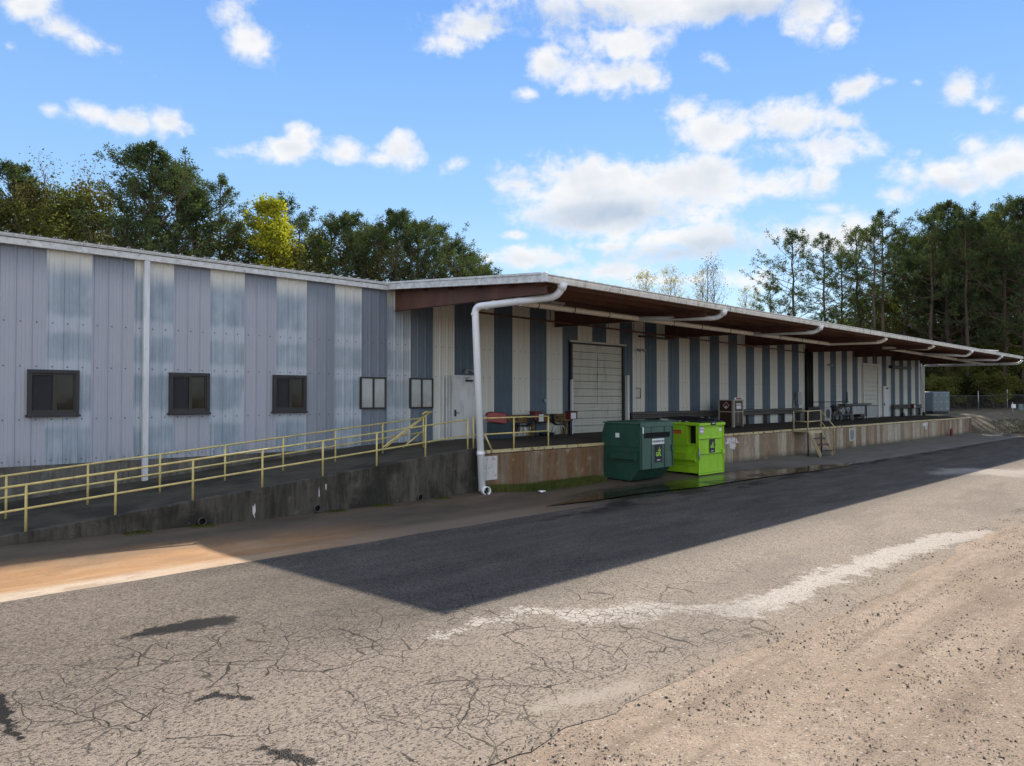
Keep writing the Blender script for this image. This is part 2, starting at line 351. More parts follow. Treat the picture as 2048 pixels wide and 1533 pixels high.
t.put(b.inputs['Base Color'], colr); b.inputs['Roughness'].default_value = 0.5; b.inputs['Metallic'].default_value = 0.0
b.inputs['Specular IOR Level'].default_value = 0.35
t.put(b.inputs['Normal'], t.bump(t.noise(c, 2.2, 2), 0.08, 0.05))

def concrete(name, col, dark, rustc=None, vert=True, damp=0.5, rough=0.85, planks=False):
    m, t, b, c = new_mat(name); x, y, z = t.sep(c)
    cs = t.comb(t.math('MULTIPLY', x, 2.2), t.math('MULTIPLY', y, 2.2), t.math('MULTIPLY', z, 0.35)) if vert else c
    n1 = t.noise(cs, 1.5, 7, 0.72); n2 = t.noise(c, 0.7, 5, 0.6); n3 = t.noise(c, 40, 4, 0.65)
    base = t.mix(t.lin(n1, 0.3, 0.72), dark, col)
    base = t.mix(t.math('MULTIPLY', t.step(n2, 0.45, 0.62), damp), base, tuple(v * 0.45 for v in dark))
    if planks:
        k = t.math('FLOOR', t.math('DIVIDE', t.math('ADD', x, t.math('MULTIPLY', t.noise(t.comb(x, 0., 0.), 0.7, 2), 0.9)), 0.42))
        wn = t.new('ShaderNodeTexWhiteNoise', noise_dimensions='1D'); t.l.new(k, wn.inputs['W'])
        pc = t.new('ShaderNodeValToRGB'); t.l.new(wn.outputs['Value'], pc.inputs[0])
        cr = pc.color_ramp; cr.elements[0].color = (0.20, 0.14, 0.085, 1); cr.elements[1].color = (0.58, 0.53, 0.43, 1)
        e = cr.elements.new(0.35); e.color = (0.34, 0.235, 0.15, 1); e = cr.elements.new(0.7); e.color = (0.47, 0.42, 0.325, 1)
        left = t.step(x, 6.5, 4.0)
        base = t.mix(0.70, base, t.mix(t.math('MULTIPLY', left, 0.75), pc.outputs[0], (0.135, 0.080, 0.036)))
    if rustc:
        cr_ = t.comb(t.math('MULTIPLY', x, 4.0), t.math('MULTIPLY', y, 4.0), t.math('MULTIPLY', z, 0.25))
        rs = t.step(t.noise(cr_, 1.3, 7, 0.75), t.lin(x, 3.0, 9.0, 0.40, 0.52), t.lin(x, 3.0, 9.0, 0.56, 0.66))
        base = t.mix(t.math('MULTIPLY', rs, 0.7), base, rustc)
        base = t.mix(t.math('MULTIPLY', t.step(z, t.math('ADD', 0.12, t.math('MULTIPLY', n1, 0.35)), 0.03), 0.6), base, (0.05, 0.05, 0.035))
    if vert:
        n4 = t.noise(t.comb(t.math('MULTIPLY', x, 9.0), t.math('MULTIPLY', y, 9.0), t.math('MULTIPLY', z, 1.1)), 1.6, 6, 0.7); n5 = t.noise(c, 3.5, 6, 0.7)
        base = t.mix(t.step(n4, 0.50, 0.66, 0.0, 0.55), base, tuple(v * 0.55 for v in dark)); base = t.mix(t.step(n5, 0.56, 0.70, 0.0, 0.5), base, tuple(min(1, v * 1.25) for v in col))
        base = t.mix(t.step(n5, 0.42, 0.30, 0.0, 0.5), base, tuple(v * 0.5 for v in dark))
    base = t.mix(t.math('MULTIPLY', t.math('SUBTRACT', n3, 0.4), 0.9), base, tuple(v * 0.5 for v in dark))
    t.put(b.inputs['Base Color'], base); b.inputs['Roughness'].default_value = rough; b.inputs['Specular IOR Level'].default_value = 0.25
    t.put(b.inputs['Normal'], t.bump(t.math('ADD', n3, t.math('MULTIPLY', n1, 0.6)), 0.35, 0.015)); return m
M['dock_wall'] = concrete('stained_dock_concrete', (0.38, 0.325, 0.25), (0.15, 0.105, 0.065), (0.19, 0.085, 0.03), planks=True, damp=0.55)
M['dock_top'] = concrete('dock_floor_concrete', (0.085, 0.068, 0.050), (0.05, 0.040, 0.030), vert=False, damp=0.5)
M['ramp_wall'] = concrete('mossy_ramp_concrete', (0.135, 0.120, 0.095), (0.030, 0.026, 0.020), vert=True, damp=0.75)
M['ramp_top'] = concrete('ramp_floor_concrete', (0.085, 0.074, 0.055), (0.032, 0.029, 0.021), vert=False, damp=0.7)
M['foundation'] = concrete('foundation_concrete', (0.235, 0.215, 0.19), (0.085, 0.076, 0.062), vert=True, damp=0.6)

# asphalt
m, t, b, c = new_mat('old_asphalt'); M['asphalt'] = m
x, y, z = t.sep(c)
warp = t.vec('MULTIPLY', t.vec('SUBTRACT', t.ncol(c, 0.9, 5), (0.5, 0.5, 0.5)), (0.9, 0.9, 0))
cc = t.vec('ADD', c, warp)
agg = t.vor(c, 62, 'F1', 'Distance'); aggc = t.vor(c, 62, 'F1', 'Color'); gr = t.sep(aggc)[0]
big = t.noise(c, 0.35, 5, 0.6); midn = t.noise(c, 2.4, 6, 0.65)
base = t.mix(t.lin(big, 0.3, 0.7), (0.165, 0.136, 0.111), (0.235, 0.198, 0.163))
base = t.mix(t.math('MULTIPLY', t.lin(midn, 0.35, 0.7), 0.35), base, (0.27, 0.226, 0.182))
# canopy shade painted into the asphalt colour on the side by the dock
painted_shade = t.math('MULTIPLY', t.step(t.math('ADD', y, t.math('MULTIPLY', big, 1.0)), -12.8, -11.0), t.step(t.math('ADD', x, t.math('MULTIPLY', big, 2.0)), -9.5, -5.5, 0.45, 1.0))
base = t.mix(t.math('MULTIPLY', painted_shade, t.lin(t.noise(t.scl(c, (0.35, 1.6, 1)), 1.2, 6, 0.65), 0.35, 0.68, 0.90, 0.58)), base, (0.034, 0.031, 0.028))
base = t.mix(t.step(gr, 0.66, 0.9, 0.0, t.lin(painted_shade, 0, 1, .7, .22)), base, (0.31, 0.262, 0.21))
base = t.mix(t.step(gr, 0.30, 0.08, 0.0, 0.8), base, (0.028, 0.026, 0.024))
# crack nets, strongest on the near, left side
dc = t.vor(cc, 1.05, 'DISTANCE_TO_EDGE'); dc2 = t.vor(t.vec('ADD', c, t.vec('MULTIPLY', warp, (0.45, 0.45, 0))), 2.8, 'DISTANCE_TO_EDGE')
near = t.math('MULTIPLY', t.step(t.math('ADD', t.math('MULTIPLY', x, 0.32), y), -12.6, -14.6), t.step(x, 1.5, -6))
cm = t.step(t.noise(c, 0.55, 4, 0.6), 0.47, 0.56)
wid = t.lin(t.noise(c, 1.7, 4, 0.6), 0.35, 0.65, 0.35, 1.8)
crack = t.math('MULTIPLY', t.math('MULTIPLY', t.step(t.math('DIVIDE', dc, wid), 0.0085, 0.004), t.step(t.noise(c, 1.1, 4, 0.6), 0.40, 0.50)), near)
crack = t.math('MAXIMUM', crack, t.math('MULTIPLY', t.math('MULTIPLY', t.step(t.math('DIVIDE', dc2, wid), 0.016, 0.006), t.step(t.noise(c, 0.55, 4, 0.6), 0.42, 0.52)), t.math('MULTIPLY', near, 0.85)))
dc3 = t.vor(t.vec('ADD', c, t.vec('MULTIPLY', warp, (0.3, 0.3, 0))), 6.0, 'DISTANCE_TO_EDGE')
crack = t.math('MAXIMUM', crack, t.math('MULTIPLY', t.math('MULTIPLY', t.step(dc3, 0.030, 0.010), t.step(t.noise(c, 0.8, 4, 0.6), 0.53, 0.58)), t.math('MULTIPLY', near, 0.7)))
base = t.mix(t.math('MULTIPLY', crack, 0.92), base, (0.020, 0.018, 0.016))
# pale dried wash along the low line of the road
def poly_dist(pts, wd):
    """distance to a chain of points, less its half width there"""
    res = None
    for (x0, y0), (x1, y1), w0, w1 in zip(pts, pts[1:], wd, wd[1:]):
        ab = (x1 - x0, y1 - y0, 0); L2 = ab[0] ** 2 + ab[1] ** 2
        pv = t.vec('SUBTRACT', c, (x0, y0, 0)); h = t.math('MULTIPLY', t.vec('DOT_PRODUCT', pv, ab), 1 / L2, clamp=True)
        sc = t.new('ShaderNodeVectorMath', operation='SCALE'); sc.inputs[0].default_value = ab; t.l.new(h, sc.inputs['Scale'])
        dvec = t.vec('MULTIPLY', t.vec('SUBTRACT', pv, sc.outputs[0]), (1, 1, 0))
        dd = t.math('SUBTRACT', t.vec('LENGTH', dvec), t.math('ADD', w0, t.math('MULTIPLY', h, w1 - w0)))
        res = dd if res is None else t.math('MINIMUM', res, dd)
    return res
def gpx(*q): return [(at_z(u, v).x, at_z(u, v).y) for u, v in q]
wash = poly_dist(gpx((880, 1276), (960, 1250), (1060, 1222), (1200, 1236), (1340, 1213), (1480, 1222), (1590, 1185), (1700, 1142), (1800, 1105), (1900, 1078), (2000, 1060)), [0.02, 0.06, 0.14, 0.26, 0.20, 0.26, 0.24, 0.24, 0.26, 0.34, 0.02])
wn_ = t.math('SUBTRACT', t.noise(c, 1.6, 7, 0.68), 0.5); wn3 = t.math('SUBTRACT', t.noise(c, 9, 4, 0.7), 0.5)
wn4 = t.math('SUBTRACT', t.noise(c, 34, 3, 0.75), 0.5)
wm = t.step(t.math('ADD', t.math('ADD', wash, t.math('MULTIPLY', wn_, 1.3)), t.math('ADD', t.math('MULTIPLY', wn3, 0.40), t.math('MULTIPLY', wn4, 0.5))), 0.06, -0.06)
wm = t.math('MULTIPLY', wm, t.step(gr, 0.10, 0.30, 0.35, 0.92))
dcf = t.vor(t.vec('ADD', c, t.vec('MULTIPLY', warp, (0.3, 0.3, 0))), 7.5, 'DISTANCE_TO_EDGE')
wcr = t.math('MULTIPLY', t.step(dcf, 0.05, 0.015), t.step(x, -3.0, -6.5))
wmat = t.mix(wcr, (0.40, 0.365, 0.32), (0.05, 0.035, 0.028))
base = t.mix(wm, base, wmat)
w2 = poly_dist(gpx((1080, 1420), (1180, 1395), (1280, 1372)), [0.04, 0.13, 0.05])
base = t.mix(t.math('MULTIPLY', t.step(t.math('ADD', w2, t.math('ADD', t.math('MULTIPLY', wn_, 0.5), t.math('MULTIPLY', wn4, 0.4))), 0.08, -0.08), 0.5), base, (0.36, 0.32, 0.27))
w3 = poly_dist(gpx((1880, 948), (1960, 944), (2100, 950)), [0.3, 1.1, 1.6])
base = t.mix(t.math('MULTIPLY', t.step(t.math('ADD', w3, t.math('MULTIPLY', t.math('ADD', wn_, wn4), 2.4)), 0.4, -0.4), 0.7), base, (0.34, 0.31, 0.27))
# sand drifting in from the gravel side
sand = t.step(t.math('ADD', t.math('ADD', y, t.math('MULTIPLY', x, 0.028)), t.math('MULTIPLY', wn_, 1.6)), -14.7, -15.8)
base = t.mix(t.math('MULTIPLY', sand, 0.5), base, (0.26, 0.21, 0.155))
patch = t.step(t.noise(t.scl(c, (0.22, 0.6, 1)), 1.0, 5, 0.6), 0.50, 0.60)
base = t.mix(t.math('MULTIPLY', t.math('MULTIPLY', patch, 0.30), t.step(x, -7.5, -4.0)), base, (0.095, 0.080, 0.066))
# dark damp patches: one by the road middle, some along the apron joint
wet = poly_dist(gpx((258, 1276), (320, 1262), (385, 1252), (440, 1244)), [0.05, 0.17, 0.23, 0.20])
wet = t.step(t.math('ADD', wet, t.math('ADD', t.math('MULTIPLY', wn3, 0.35), t.math('MULTIPLY', wn4, 0.25))), 0.05, -0.05)
for pts, wd in (([(395, 1405), (430, 1392), (500, 1398)], [0.02, 0.05, 0.03]), ([(520, 1500), (570, 1510), (620, 1530)], [0.02, 0.07, 0.04]), ([(0, 1395), (8, 1440), (40, 1480)], [0.04, 0.05, 0.02])):
    ww = poly_dist(gpx(*pts), wd); wet = t.math('MAXIMUM', wet, t.step(t.math('ADD', ww, t.math('MULTIPLY', wn3, 0.30)), 0.02, -0.02))
edge = t.math('ADD', y, t.math('MULTIPLY', wn_, 2.2))
seep = t.math('MULTIPLY', t.math('MULTIPLY', t.step(edge, -8.9, -8.1), t.step(x, -3, 0)), t.step(t.noise(t.scl(c, (0.5, 1.6, 1)), 1.0, 4), 0.48, 0.56))
wet = t.math('MAXIMUM', wet, t.math('MULTIPLY', seep, 0.75))
base = t.mix(t.math('MULTIPLY', wet, 0.95), base, (0.014, 0.014, 0.014))
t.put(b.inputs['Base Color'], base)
t.put(b.inputs['Roughness'], t.lin(wet, 0, 1, 0.85, 0.45))
t.put(b.inputs['Specular IOR Level'], t.lin(wet, 0, 1, 0.10, 0.05))
hh = t.math('SUBTRACT', t.math('MULTIPLY', agg, -1.0), t.math('MULTIPLY', crack, 0.7))
hh = t.math('ADD', hh, t.math('MULTIPLY', wet, 0.3))
t.put(b.inputs['Normal'], t.bump(hh, 0.6, 0.010, t.bump(midn, 0.10, 0.02)))

# apron: worn concrete and clay between road and building
m, t, b, c = new_mat('clay_stained_concrete'); M['apron'] = m
x, y, z = t.sep(c)
n1 = t.noise(t.scl(c, (0.5, 1.3, 1)), 1.0, 6, 0.62); n2 = t.noise(c, 5, 5, 0.65); n3 = t.noise(c, 60, 3, 0.7)
clay = t.mix(t.lin(n1, 0.3, 0.7), (0.38, 0.19, 0.065), (0.24, 0.14, 0.065))
edgec = t.step(t.math('ADD', y, t.math('MULTIPLY', t.math('SUBTRACT', n1, 0.5), 0.5)), -7.05, -7.4)
clay = t.mix(t.math('MULTIPLY', edgec, t.step(t.math('ADD', x, t.math('MULTIPLY', n2, 3.0)), -5.0, -8.5, 0.15, 0.9)), clay, (0.47, 0.39, 0.30))  # pale edge fades towards the canopy shadow, lit and shaded tone put into colour
rut = t.noise(t.scl(c, (0.7, 2.0, 1)), 1.1, 6, 0.62, 0.4); grit = t.noise(c, 28, 5, 0.8)
clay = t.mix(t.step(rut, 0.46, 0.66, 0.0, 0.5), clay, (0.40, 0.27, 0.15)); clay = t.mix(t.step(rut, 0.46, 0.30, 0.0, 0.5), clay, (0.19, 0.115, 0.06))
clay = t.mix(t.step(grit, 0.54, 0.66, 0.0, 0.5), clay, (0.14, 0.09, 0.05))
dk = t.mix(t.lin(n1, 0.3, 0.7), (0.050, 0.038, 0.026), (0.115, 0.082, 0.054))
gry = t.mix(t.lin(n1, 0.3, 0.7), (0.115, 0.103, 0.085), (0.175, 0.158, 0.132))
cl_f = t.math('MULTIPLY', t.step(x, -3.5, -7.5), t.step(t.math('ADD', y, t.math('MULTIPLY', n1, 1.2)), -4.7, -5.9))
strip = t.math('MULTIPLY', t.step(x, 2.5, -2.0), t.step(t.math('ADD', y, t.math('MULTIPLY', n1, 0.9)), -6.1, -6.7))
base = t.mix(t.math('MULTIPLY', strip, 0.55), dk, (0.22, 0.165, 0.11))
base = t.mix(cl_f, base, clay)
base = t.mix(t.step(x, 9.0, 11.5), base, gry)
wetf = t.math('MULTIPLY', t.math('MULTIPLY', t.step(x, 0.8, 2.5), t.step(x, 15, 11)), t.step(t.math('ADD', y, t.math('MULTIPLY', n1, 1.0)), -5.2, -5.9))
wetf = t.math('MULTIPLY', wetf, t.step(n1, 0.34, 0.44))
base = t.mix(t.math('MULTIPLY', wetf, 0.8), base, (0.030, 0.027, 0.018))
base = t.mix(t.step(n3, 0.60, 0.74, 0.0, 0.6), base, (0.27, 0.23, 0.18)); base = t.mix(t.step(grit, 0.56, 0.70, 0.0, 0.4), base, (0.025, 0.02, 0.014))
base = t.mix(t.step(n2, 0.42, 0.25, 0.0, 0.4), base, (0.03, 0.03, 0.02))
t.put(b.inputs['Base Color'], base); b.inputs['Specular IOR Level'].default_value = 0.4
t.put(b.inputs['Roughness'], t.lin(wetf, 0, 1, 0.8, 0.16))
t.put(b.inputs['Normal'], t.bump(t.math('MULTIPLY', t.math('ADD', n3, n2), t.lin(wetf, 0, 1, 1, 0.12)), 0.4, 0.012))

# sandy gravel, forest floor
m, t, b, c = new_mat('sandy_gravel'); M['gravel'] = m
n1 = t.noise(t.scl(c, (0.35, 1, 1)), 0.9, 6, 0.62); n2 = t.noise(c, 7, 5, 0.65); v1 = t.vor(c, 34, 'F1', 'Distance'); vc = t.sep(t.vor(c, 34, 'F1', 'Color'))[0]
v2 = t.vor(c, 85, 'F1', 'Distance'); vc2 = t.sep(t.vor(c, 85, 'F1', 'Color'))[1]
base = t.mix(t.lin(n1, 0.32, 0.68), (0.27, 0.208, 0.152), (0.42, 0.338, 0.258))
base = t.mix(t.lin(n2, 0.3, 0.7, 0.0, 0.65), base, (0.21, 0.160, 0.118))
n5 = t.noise(c, 55, 4, 0.8); base = t.mix(t.step(n5, 0.52, 0.64, 0.0, 0.7), base, (0.10, 0.080, 0.062))
rt_ = t.noise(t.scl(c, (0.25, 2.4, 1)), 1.0, 5, 0.6); base = t.mix(t.step(rt_, 0.48, 0.62, 0.0, 0.5), base, (0.17, 0.13, 0.097)); base = t.mix(t.step(n5, 0.44, 0.32, 0.0, 0.4), base, (0.52, 0.44, 0.34))
base = t.mix(t.math('MULTIPLY', t.step(vc2, 0.72, 0.86), t.step(v2, 0.5, 0.3)), base, (0.07, 0.06, 0.05))
clus = t.step(n2, 0.48, 0.6)
base = t.mix(t.math('MULTIPLY', t.math('MULTIPLY', t.step(vc, 0.72, 0.8), t.step(v1, 0.42, 0.32)), clus), base, (0.050, 0.046, 0.042))
base = t.mix(t.math('MULTIPLY', t.step(vc, 0.12, 0.05), t.step(v1, 0.42, 0.32)), base, (0.42, 0.38, 0.32))
t.put(b.inputs['Base Color'], base); b.inputs['Roughness'].default_value = 0.95; b.inputs['Specular IOR Level'].default_value = 0.08
t.put(b.inputs['Normal'], t.bump(t.math('ADD', t.math('MULTIPLY', v1, -0.35), t.math('ADD', t.noise(c, 45, 5, 0.75), t.math('MULTIPLY', n2, 0.8))), 0.55, 0.02))
m, t, b, c = new_mat('forest_floor'); M['ground'] = m
n1 = t.noise(c, 0.25, 5, 0.6); n2 = t.noise(c, 3, 5, 0.7)
base = t.mix(t.lin(n1, 0.35, 0.65), (0.085, 0.065, 0.042), (0.060, 0.066, 0.030)); base = t.mix(t.lin(n2, 0.3, 0.7, 0, 0.6), base, (0.14, 0.10, 0.065))
t.put(b.inputs['Base Color'], base); b.inputs['Roughness'].default_value = 0.95; t.put(b.inputs['Normal'], t.bump(n2, 0.7, 0.1))
m, t, b, c = new_mat('puddle_water'); M['water'] = m
b.inputs['Base Color'].default_value = (0.022, 0.018, 0.011, 1); t.put(b.inputs['Roughness'], t.lin(t.noise(c, 0.9, 4), 0.4, 0.62, 0.05, 0.30)); b.inputs['IOR'].default_value = 1.33
t.put(b.inputs['Normal'], t.bump(t.noise(c, 3, 3), 0.04, 0.02))

def leaf_mat(name, c1, c2, trans=0.35):
    m = bpy.data.materials.new(name); m.use_nodes = True; t = NT(m.node_tree); t.n.clear()
    g = t.new('ShaderNodeNewGeometry'); oi = t.new('ShaderNodeObjectInfo')
    n = t.noise(g.outputs['Position'], 0.7, 4, 0.6); wn = t.noise(g.outputs['Position'], 9, 2)
    col = t.mix(t.lin(t.math('ADD', t.math('MULTIPLY', n, 0.7), t.math('MULTIPLY', wn, 0.3)), 0.36, 0.64), c1, c2)
    col = t.mix(t.math('MULTIPLY', oi.outputs['Random'], 0.35), col, tuple(v * 0.6 for v in c1))
    d = t.new('ShaderNodeBsdfDiffuse'); tr = t.new('ShaderNodeBsdfTranslucent'); mx = t.new('ShaderNodeMixShader'); o = t.new('ShaderNodeOutputMaterial')
    t.put(d.inputs[0], col); t.put(tr.inputs[0], t.mix(1.0, col, (1.1, 1.2, 0.7), 'MULTIPLY')); mx.inputs[0].default_value = trans
    t.l.new(d.outputs[0], mx.inputs[1]); t.l.new(tr.outputs[0], mx.inputs[2]); t.l.new(mx.outputs[0], o.inputs[0]); return m
M['pine'] = leaf_mat('pine_needles', (0.050, 0.074, 0.034), (0.120, 0.150, 0.065), 0.33)
M['olive'] = leaf_mat('olive_spring_leaves', (0.085, 0.092, 0.028), (0.19, 0.19, 0.055), 0.4)
M['brownleaf'] = leaf_mat('brownish_buds', (0.085, 0.078, 0.034), (0.18, 0.165, 0.07), 0.35)
M['yellowleaf'] = leaf_mat('yellow_green_leaves', (0.24, 0.25, 0.03), (0.50, 0.47, 0.05), 0.45)
M['paleleaf'] = leaf_mat('pale_spring_leaves', (0.30, 0.27, 0.13), (0.48, 0.42, 0.22), 0.4)
M['shrub'] = leaf_mat('shrub_leaves', (0.024, 0.030, 0.013), (0.068, 0.064, 0.028), 0.25)
M['grass'] = leaf_mat('grass_blades', (0.08, 0.115, 0.028), (0.20, 0.20, 0.07), 0.35)
M['weed'] = leaf_mat('dry_weeds', (0.05, 0.055, 0.022), (0.11, 0.095, 0.045), 0.3)
M['moss'] = leaf_mat('moss', (0.055, 0.07, 0.012), (0.11, 0.12, 0.02), 0.2)
M['bark'] = painted('pine_bark', (0.105, 0.075, 0.058), 0.9, var=0.35, scale=2.0, dirtamt=0.2, spec=0.1)
M['bark_pale'] = painted('pale_bark', (0.22, 0.19, 0.16), 0.9, var=0.25, scale=2.0, spec=0.1)
# ------------------------------------------------------------------ ground, road, gravel
XE = 51.75            # far end of the building
DZ = 1.20            # dock level
DY = -4.52           # face of the dock
rng = random.Random(5)
def sm(a, b, v):
    t_ = max(0.0, min(1.0, (v - a) / (b - a))); return t_ * t_ * (3 - 2 * t_)
def gz(x, y):
    h = 0.0
    h += 0.05 * sm(-6.6, -4.6, y) * sm(1.8, 0.3, x)
    h += 0.05 * sm(-6.2, -4.6, y)
    h += 0.10 * sm(-5, -11, x) * sm(-6.8, -4.6, y)
    h += 0.04 * math.exp(-((x - 0.1) / 0.9) ** 2 - ((y + 4.9) / 0.6) ** 2)
    h += (1.12 + .12 * mnoise.noise(Vector((x * .9, y * .9, 4)))) * sm(46.4, 49.8, x + .8 * mnoise.noise(Vector((x * .7, y * .7, 2)))) * sm(-6.0, -2.6, y)
    h += 0.35 * sm(49, 54, x) * sm(-9.0, -5.5, y) * (1 - sm(-5.2, -3.2, y))
    h += 0.3 * sm(64, 76, x)
    return h
def grid(name, x0, x1, nx, y0, y1, ny, zf, mat, kind='structure', clip=None):
    me = bpy.data.meshes.new(name); vs = []; fs = []
    for j in range(ny + 1):
        for i in range(nx + 1):
            X = x0 + (x1 - x0) * i / nx; Y = y0 + (y1 - y0) * j / ny
            if clip: X, Y = clip(X, Y, i / nx, j / ny)
            vs.append((X, Y, zf(X, Y)))
    for j in range(ny):
        for i in range(nx):
            a = j * (nx + 1) + i; fs.append((a, a + 1, a + nx + 2, a + nx + 1))
    me.from_pydata(vs, [], fs); me.materials.append(mat); me.polygons.foreach_set('use_smooth', [True] * len(fs)); me.update()
    o = bpy.data.objects.new(name, me); COL.objects.link(o); tag(o, kind=kind); return o
# far ground in rings so it reaches the horizon
far = MB(); far.add([(-900, -900, -0.14), (900, -900, -0.14), (900, 900, -0.14), (-900, 900, -0.14)], [(0, 1, 2, 3)])
o = far.build('ground', M['ground']); tag(o, kind='structure')
def wood_z(X, Y):
    a = max(sm(50.5, 53, X), sm(-7.0, -4.5, Y) * sm(46.9, 48.0, X)); n = mnoise.noise(Vector((X * .3, Y * .3, 0)))
    return -0.10 + a * (gz(X, Y) + 0.12 + 0.10 * n)
o = grid('terrain', 44, 150, 106, -60, 90, 150, wood_z, M['ground'])
def apron_clip(X, Y, u, v):
    if v == 0: Y = -7.74 + 0.05 * mnoise.noise(Vector((X * .8, 3, 0))) - 0.010 * max(0, X)
    return X, Y
o = grid('apron', -22, 50.0, 144, -7.74, -0.02, 26, lambda X, Y: gz(X, Y) * (1 if X < 47 else .3) + 0.0, M['apron'], clip=apron_clip)
def shoulder_z(X, Y):
    n = mnoise.noise(Vector((X * .6, Y * .9, 1))) * 0.03 + mnoise.noise(Vector((X * .22, Y * 2.2, 8))) * 0.035 + mnoise.noise(Vector((X * 2.6, Y * 2.6, 5))) * 0.012
    return 0.004 + sm(-15.1, -16.0, Y) * (0.018 + n + 0.05 * sm(-17, -22, Y))
o = grid('gravel_shoulder', -40, 70, 330, -46, -14.0, 96, shoulder_z, M['gravel'])
def road_edge(X):
    e = -15.12 - 0.41 * sm(-8.8, -2, X)
    e += 0.16 * mnoise.noise(Vector((X * .55, 0, 0))) + 0.09 * mnoise.noise(Vector((X * 2.1, 7, 0))) + 0.04 * mnoise.noise(Vector((X * 7.0, 2, 0)))
    return e - 0.35 * sm(6, 20, X)
def road_clip(X, Y, u, v):
    lo = road_edge(X); hi = -7.72 + 0.04 * mnoise.noise(Vector((X * .8, 3, 0))) - 0.010 * max(0, X)
    return X, lo + (hi - lo) * v
def road_z(X, Y): return 0.010 + 0.005 * mnoise.noise(Vector((X * .25, Y * .4, 9)))
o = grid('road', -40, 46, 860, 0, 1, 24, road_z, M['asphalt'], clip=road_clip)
def lot_clip(X, Y, u, v):
    lo = -30; hi = -6.6 + 0.3 * mnoise.noise(Vector((X * .5, 3, 0)))
    return X, lo + (hi - lo) * v
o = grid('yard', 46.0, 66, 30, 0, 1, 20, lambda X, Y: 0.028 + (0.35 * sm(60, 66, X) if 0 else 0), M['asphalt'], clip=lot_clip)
# standing water along the joint
low = [(1090, 1014), (1190, 1002), (1300, 985), (1400, 975), (1480, 962), (1560, 951), (1640, 941), (1700, 932)]
top = [(1712, 925), (1640, 931), (1560, 940), (1500, 951), (1440, 961), (1380, 966), (1290, 976), (1200, 990), (1130, 1004)]
pl = [at_z(u, v, 0.02) for u, v in low + top]; ring = []
for i, p in enumerate(pl):
    q = pl[(i + 1) % len(pl)]
    for k in range(8):
        s_ = p.lerp(q, k / 8); ring.append((s_.x + .05 * mnoise.noise(s_ * 2.1), min(-7.62, s_.y) if i < len(low) - 1 and False else s_.y + .05 * mnoise.noise(s_ * 2.3 + Vector((5, 5, 5))), 0.034))
mb = MB(); mb.v = ring; mb.f = [tuple(range(len(ring)))]; mb.smooth = [False]
o = mb.build('puddle', M['water']); tag(o, kind='structure')

# ------------------------------------------------------------------ warehouse
X0 = -24.0; WT = 6.20; BACK = 30.0
wh = thing('warehouse', (14, 0, 0), 'long low warehouse in blue and white striped steel with a canopy over its dock', 'warehouse')
# siding: ribbed sheet, a rib each foot
prof = [(0.0, 0.0), (0.028, 0.030), (0.062, 0.030), (0.09, 0.0), (0.155, 0.0), (0.162, 0.006), (0.178, 0.006), (0.185, 0.0), (0.225, 0.0), (0.232, 0.006), (0.248, 0.006), (0.255, 0.0)]
pts = []; k = math.floor(X0 / 0.3048)
while k * 0.3048 < XE:
    pts += [(k * 0.3048 - 0.03 + a, -b_) for a, b_ in prof if k * 0.3048 - 0.03 + a < XE]; k += 1
pts.append((XE, 0.0)); me_v = []; 
sid = MB(); zs = [1.12, WT]; vs = [(px_, py_, z_) for z_ in zs for px_, py_ in pts]; n_ = len(pts)
sid.add(vs, [(i, i + 1, i + 1 + n_, i + n_) for i in range(n_ - 1)]); sid.build('siding', M['siding'], wh)
mb = MB(); mb.box(X0, XE, 0.006, 0.25, -0.1, 1.14); mb.build('foundation', M['foundation'], wh)
mb = MB(); mb.box(X0, X0 + .2, 0.25, BACK, -0.1, 6.3); mb.box(XE - .2, XE, 0.25, BACK, -0.1, 6.3); mb.box(X0, XE, BACK - .2, BACK, -0.1, 6.3)
mb.prism([(0.25, 6.3), (BACK, 6.3), (BACK / 2, 7.45)], 'x', X0, X0 + .2); mb.prism([(0.25, 6.3), (BACK, 6.3), (BACK / 2, 7.45)], 'x', XE - .2, XE)
mb.build('side_wall', M['bluegrey'], wh)
mb = MB()
RO = [(-0.20, 6.262), (BACK / 2, 7.52), (BACK + .2, 6.262), (BACK + .2, 6.21), (BACK / 2, 7.47), (-0.20, 6.212)]
mb.prism(RO, 'x', X0 - .1, XE); 
kx = X0
while kx < XE - .1:                                   # standing ribs and the dark rib closures along the eave
    mb.prism([(kx, 6.26), (kx + .09, 6.26), (kx + .065, 6.295), (kx + .025, 6.295)], 'y', -0.205, 0.6); kx += 0.3048
mb.build('roof', M['trim'], wh)
mb = MB(); kx = X0
comb_ = [(X0, 6.262)]
while kx < -0.2:
    comb_ += [(kx + .03, 6.264), (kx + .03, 6.29), (kx + .06, 6.29), (kx + .06, 6.264)]; kx += 0.3048
comb_ += [(-.15, 6.264), (-.15, 6.256), (X0, 6.256)]; mb.prism(comb_, 'y', -0.212, -0.206)
mb.build('rib_closures', M['dark'], wh)
mb = MB(); mb.box(X0 - .1, -0.004, -0.16, -0.034, 6.02, 6.165); mb.box(X0 - .1, -0.004, -0.19, -0.034, 6.18, 6.21); mb.build('eave_trim', M['trim'], wh, bevel=.006)
# corner piece where the open wall meets the canopy
mb = MB(); mb.box(-0.03, 0.03, -0.06, -0.001, 1.12, 6.02); mb.build('corner_trim', M['siding'], wh)
mb = MB(); mb.box(XE - .02, XE + .10, -0.10, 0.3, DZ, 5.9); mb.build('corner_trim', M['white_paint'], wh)
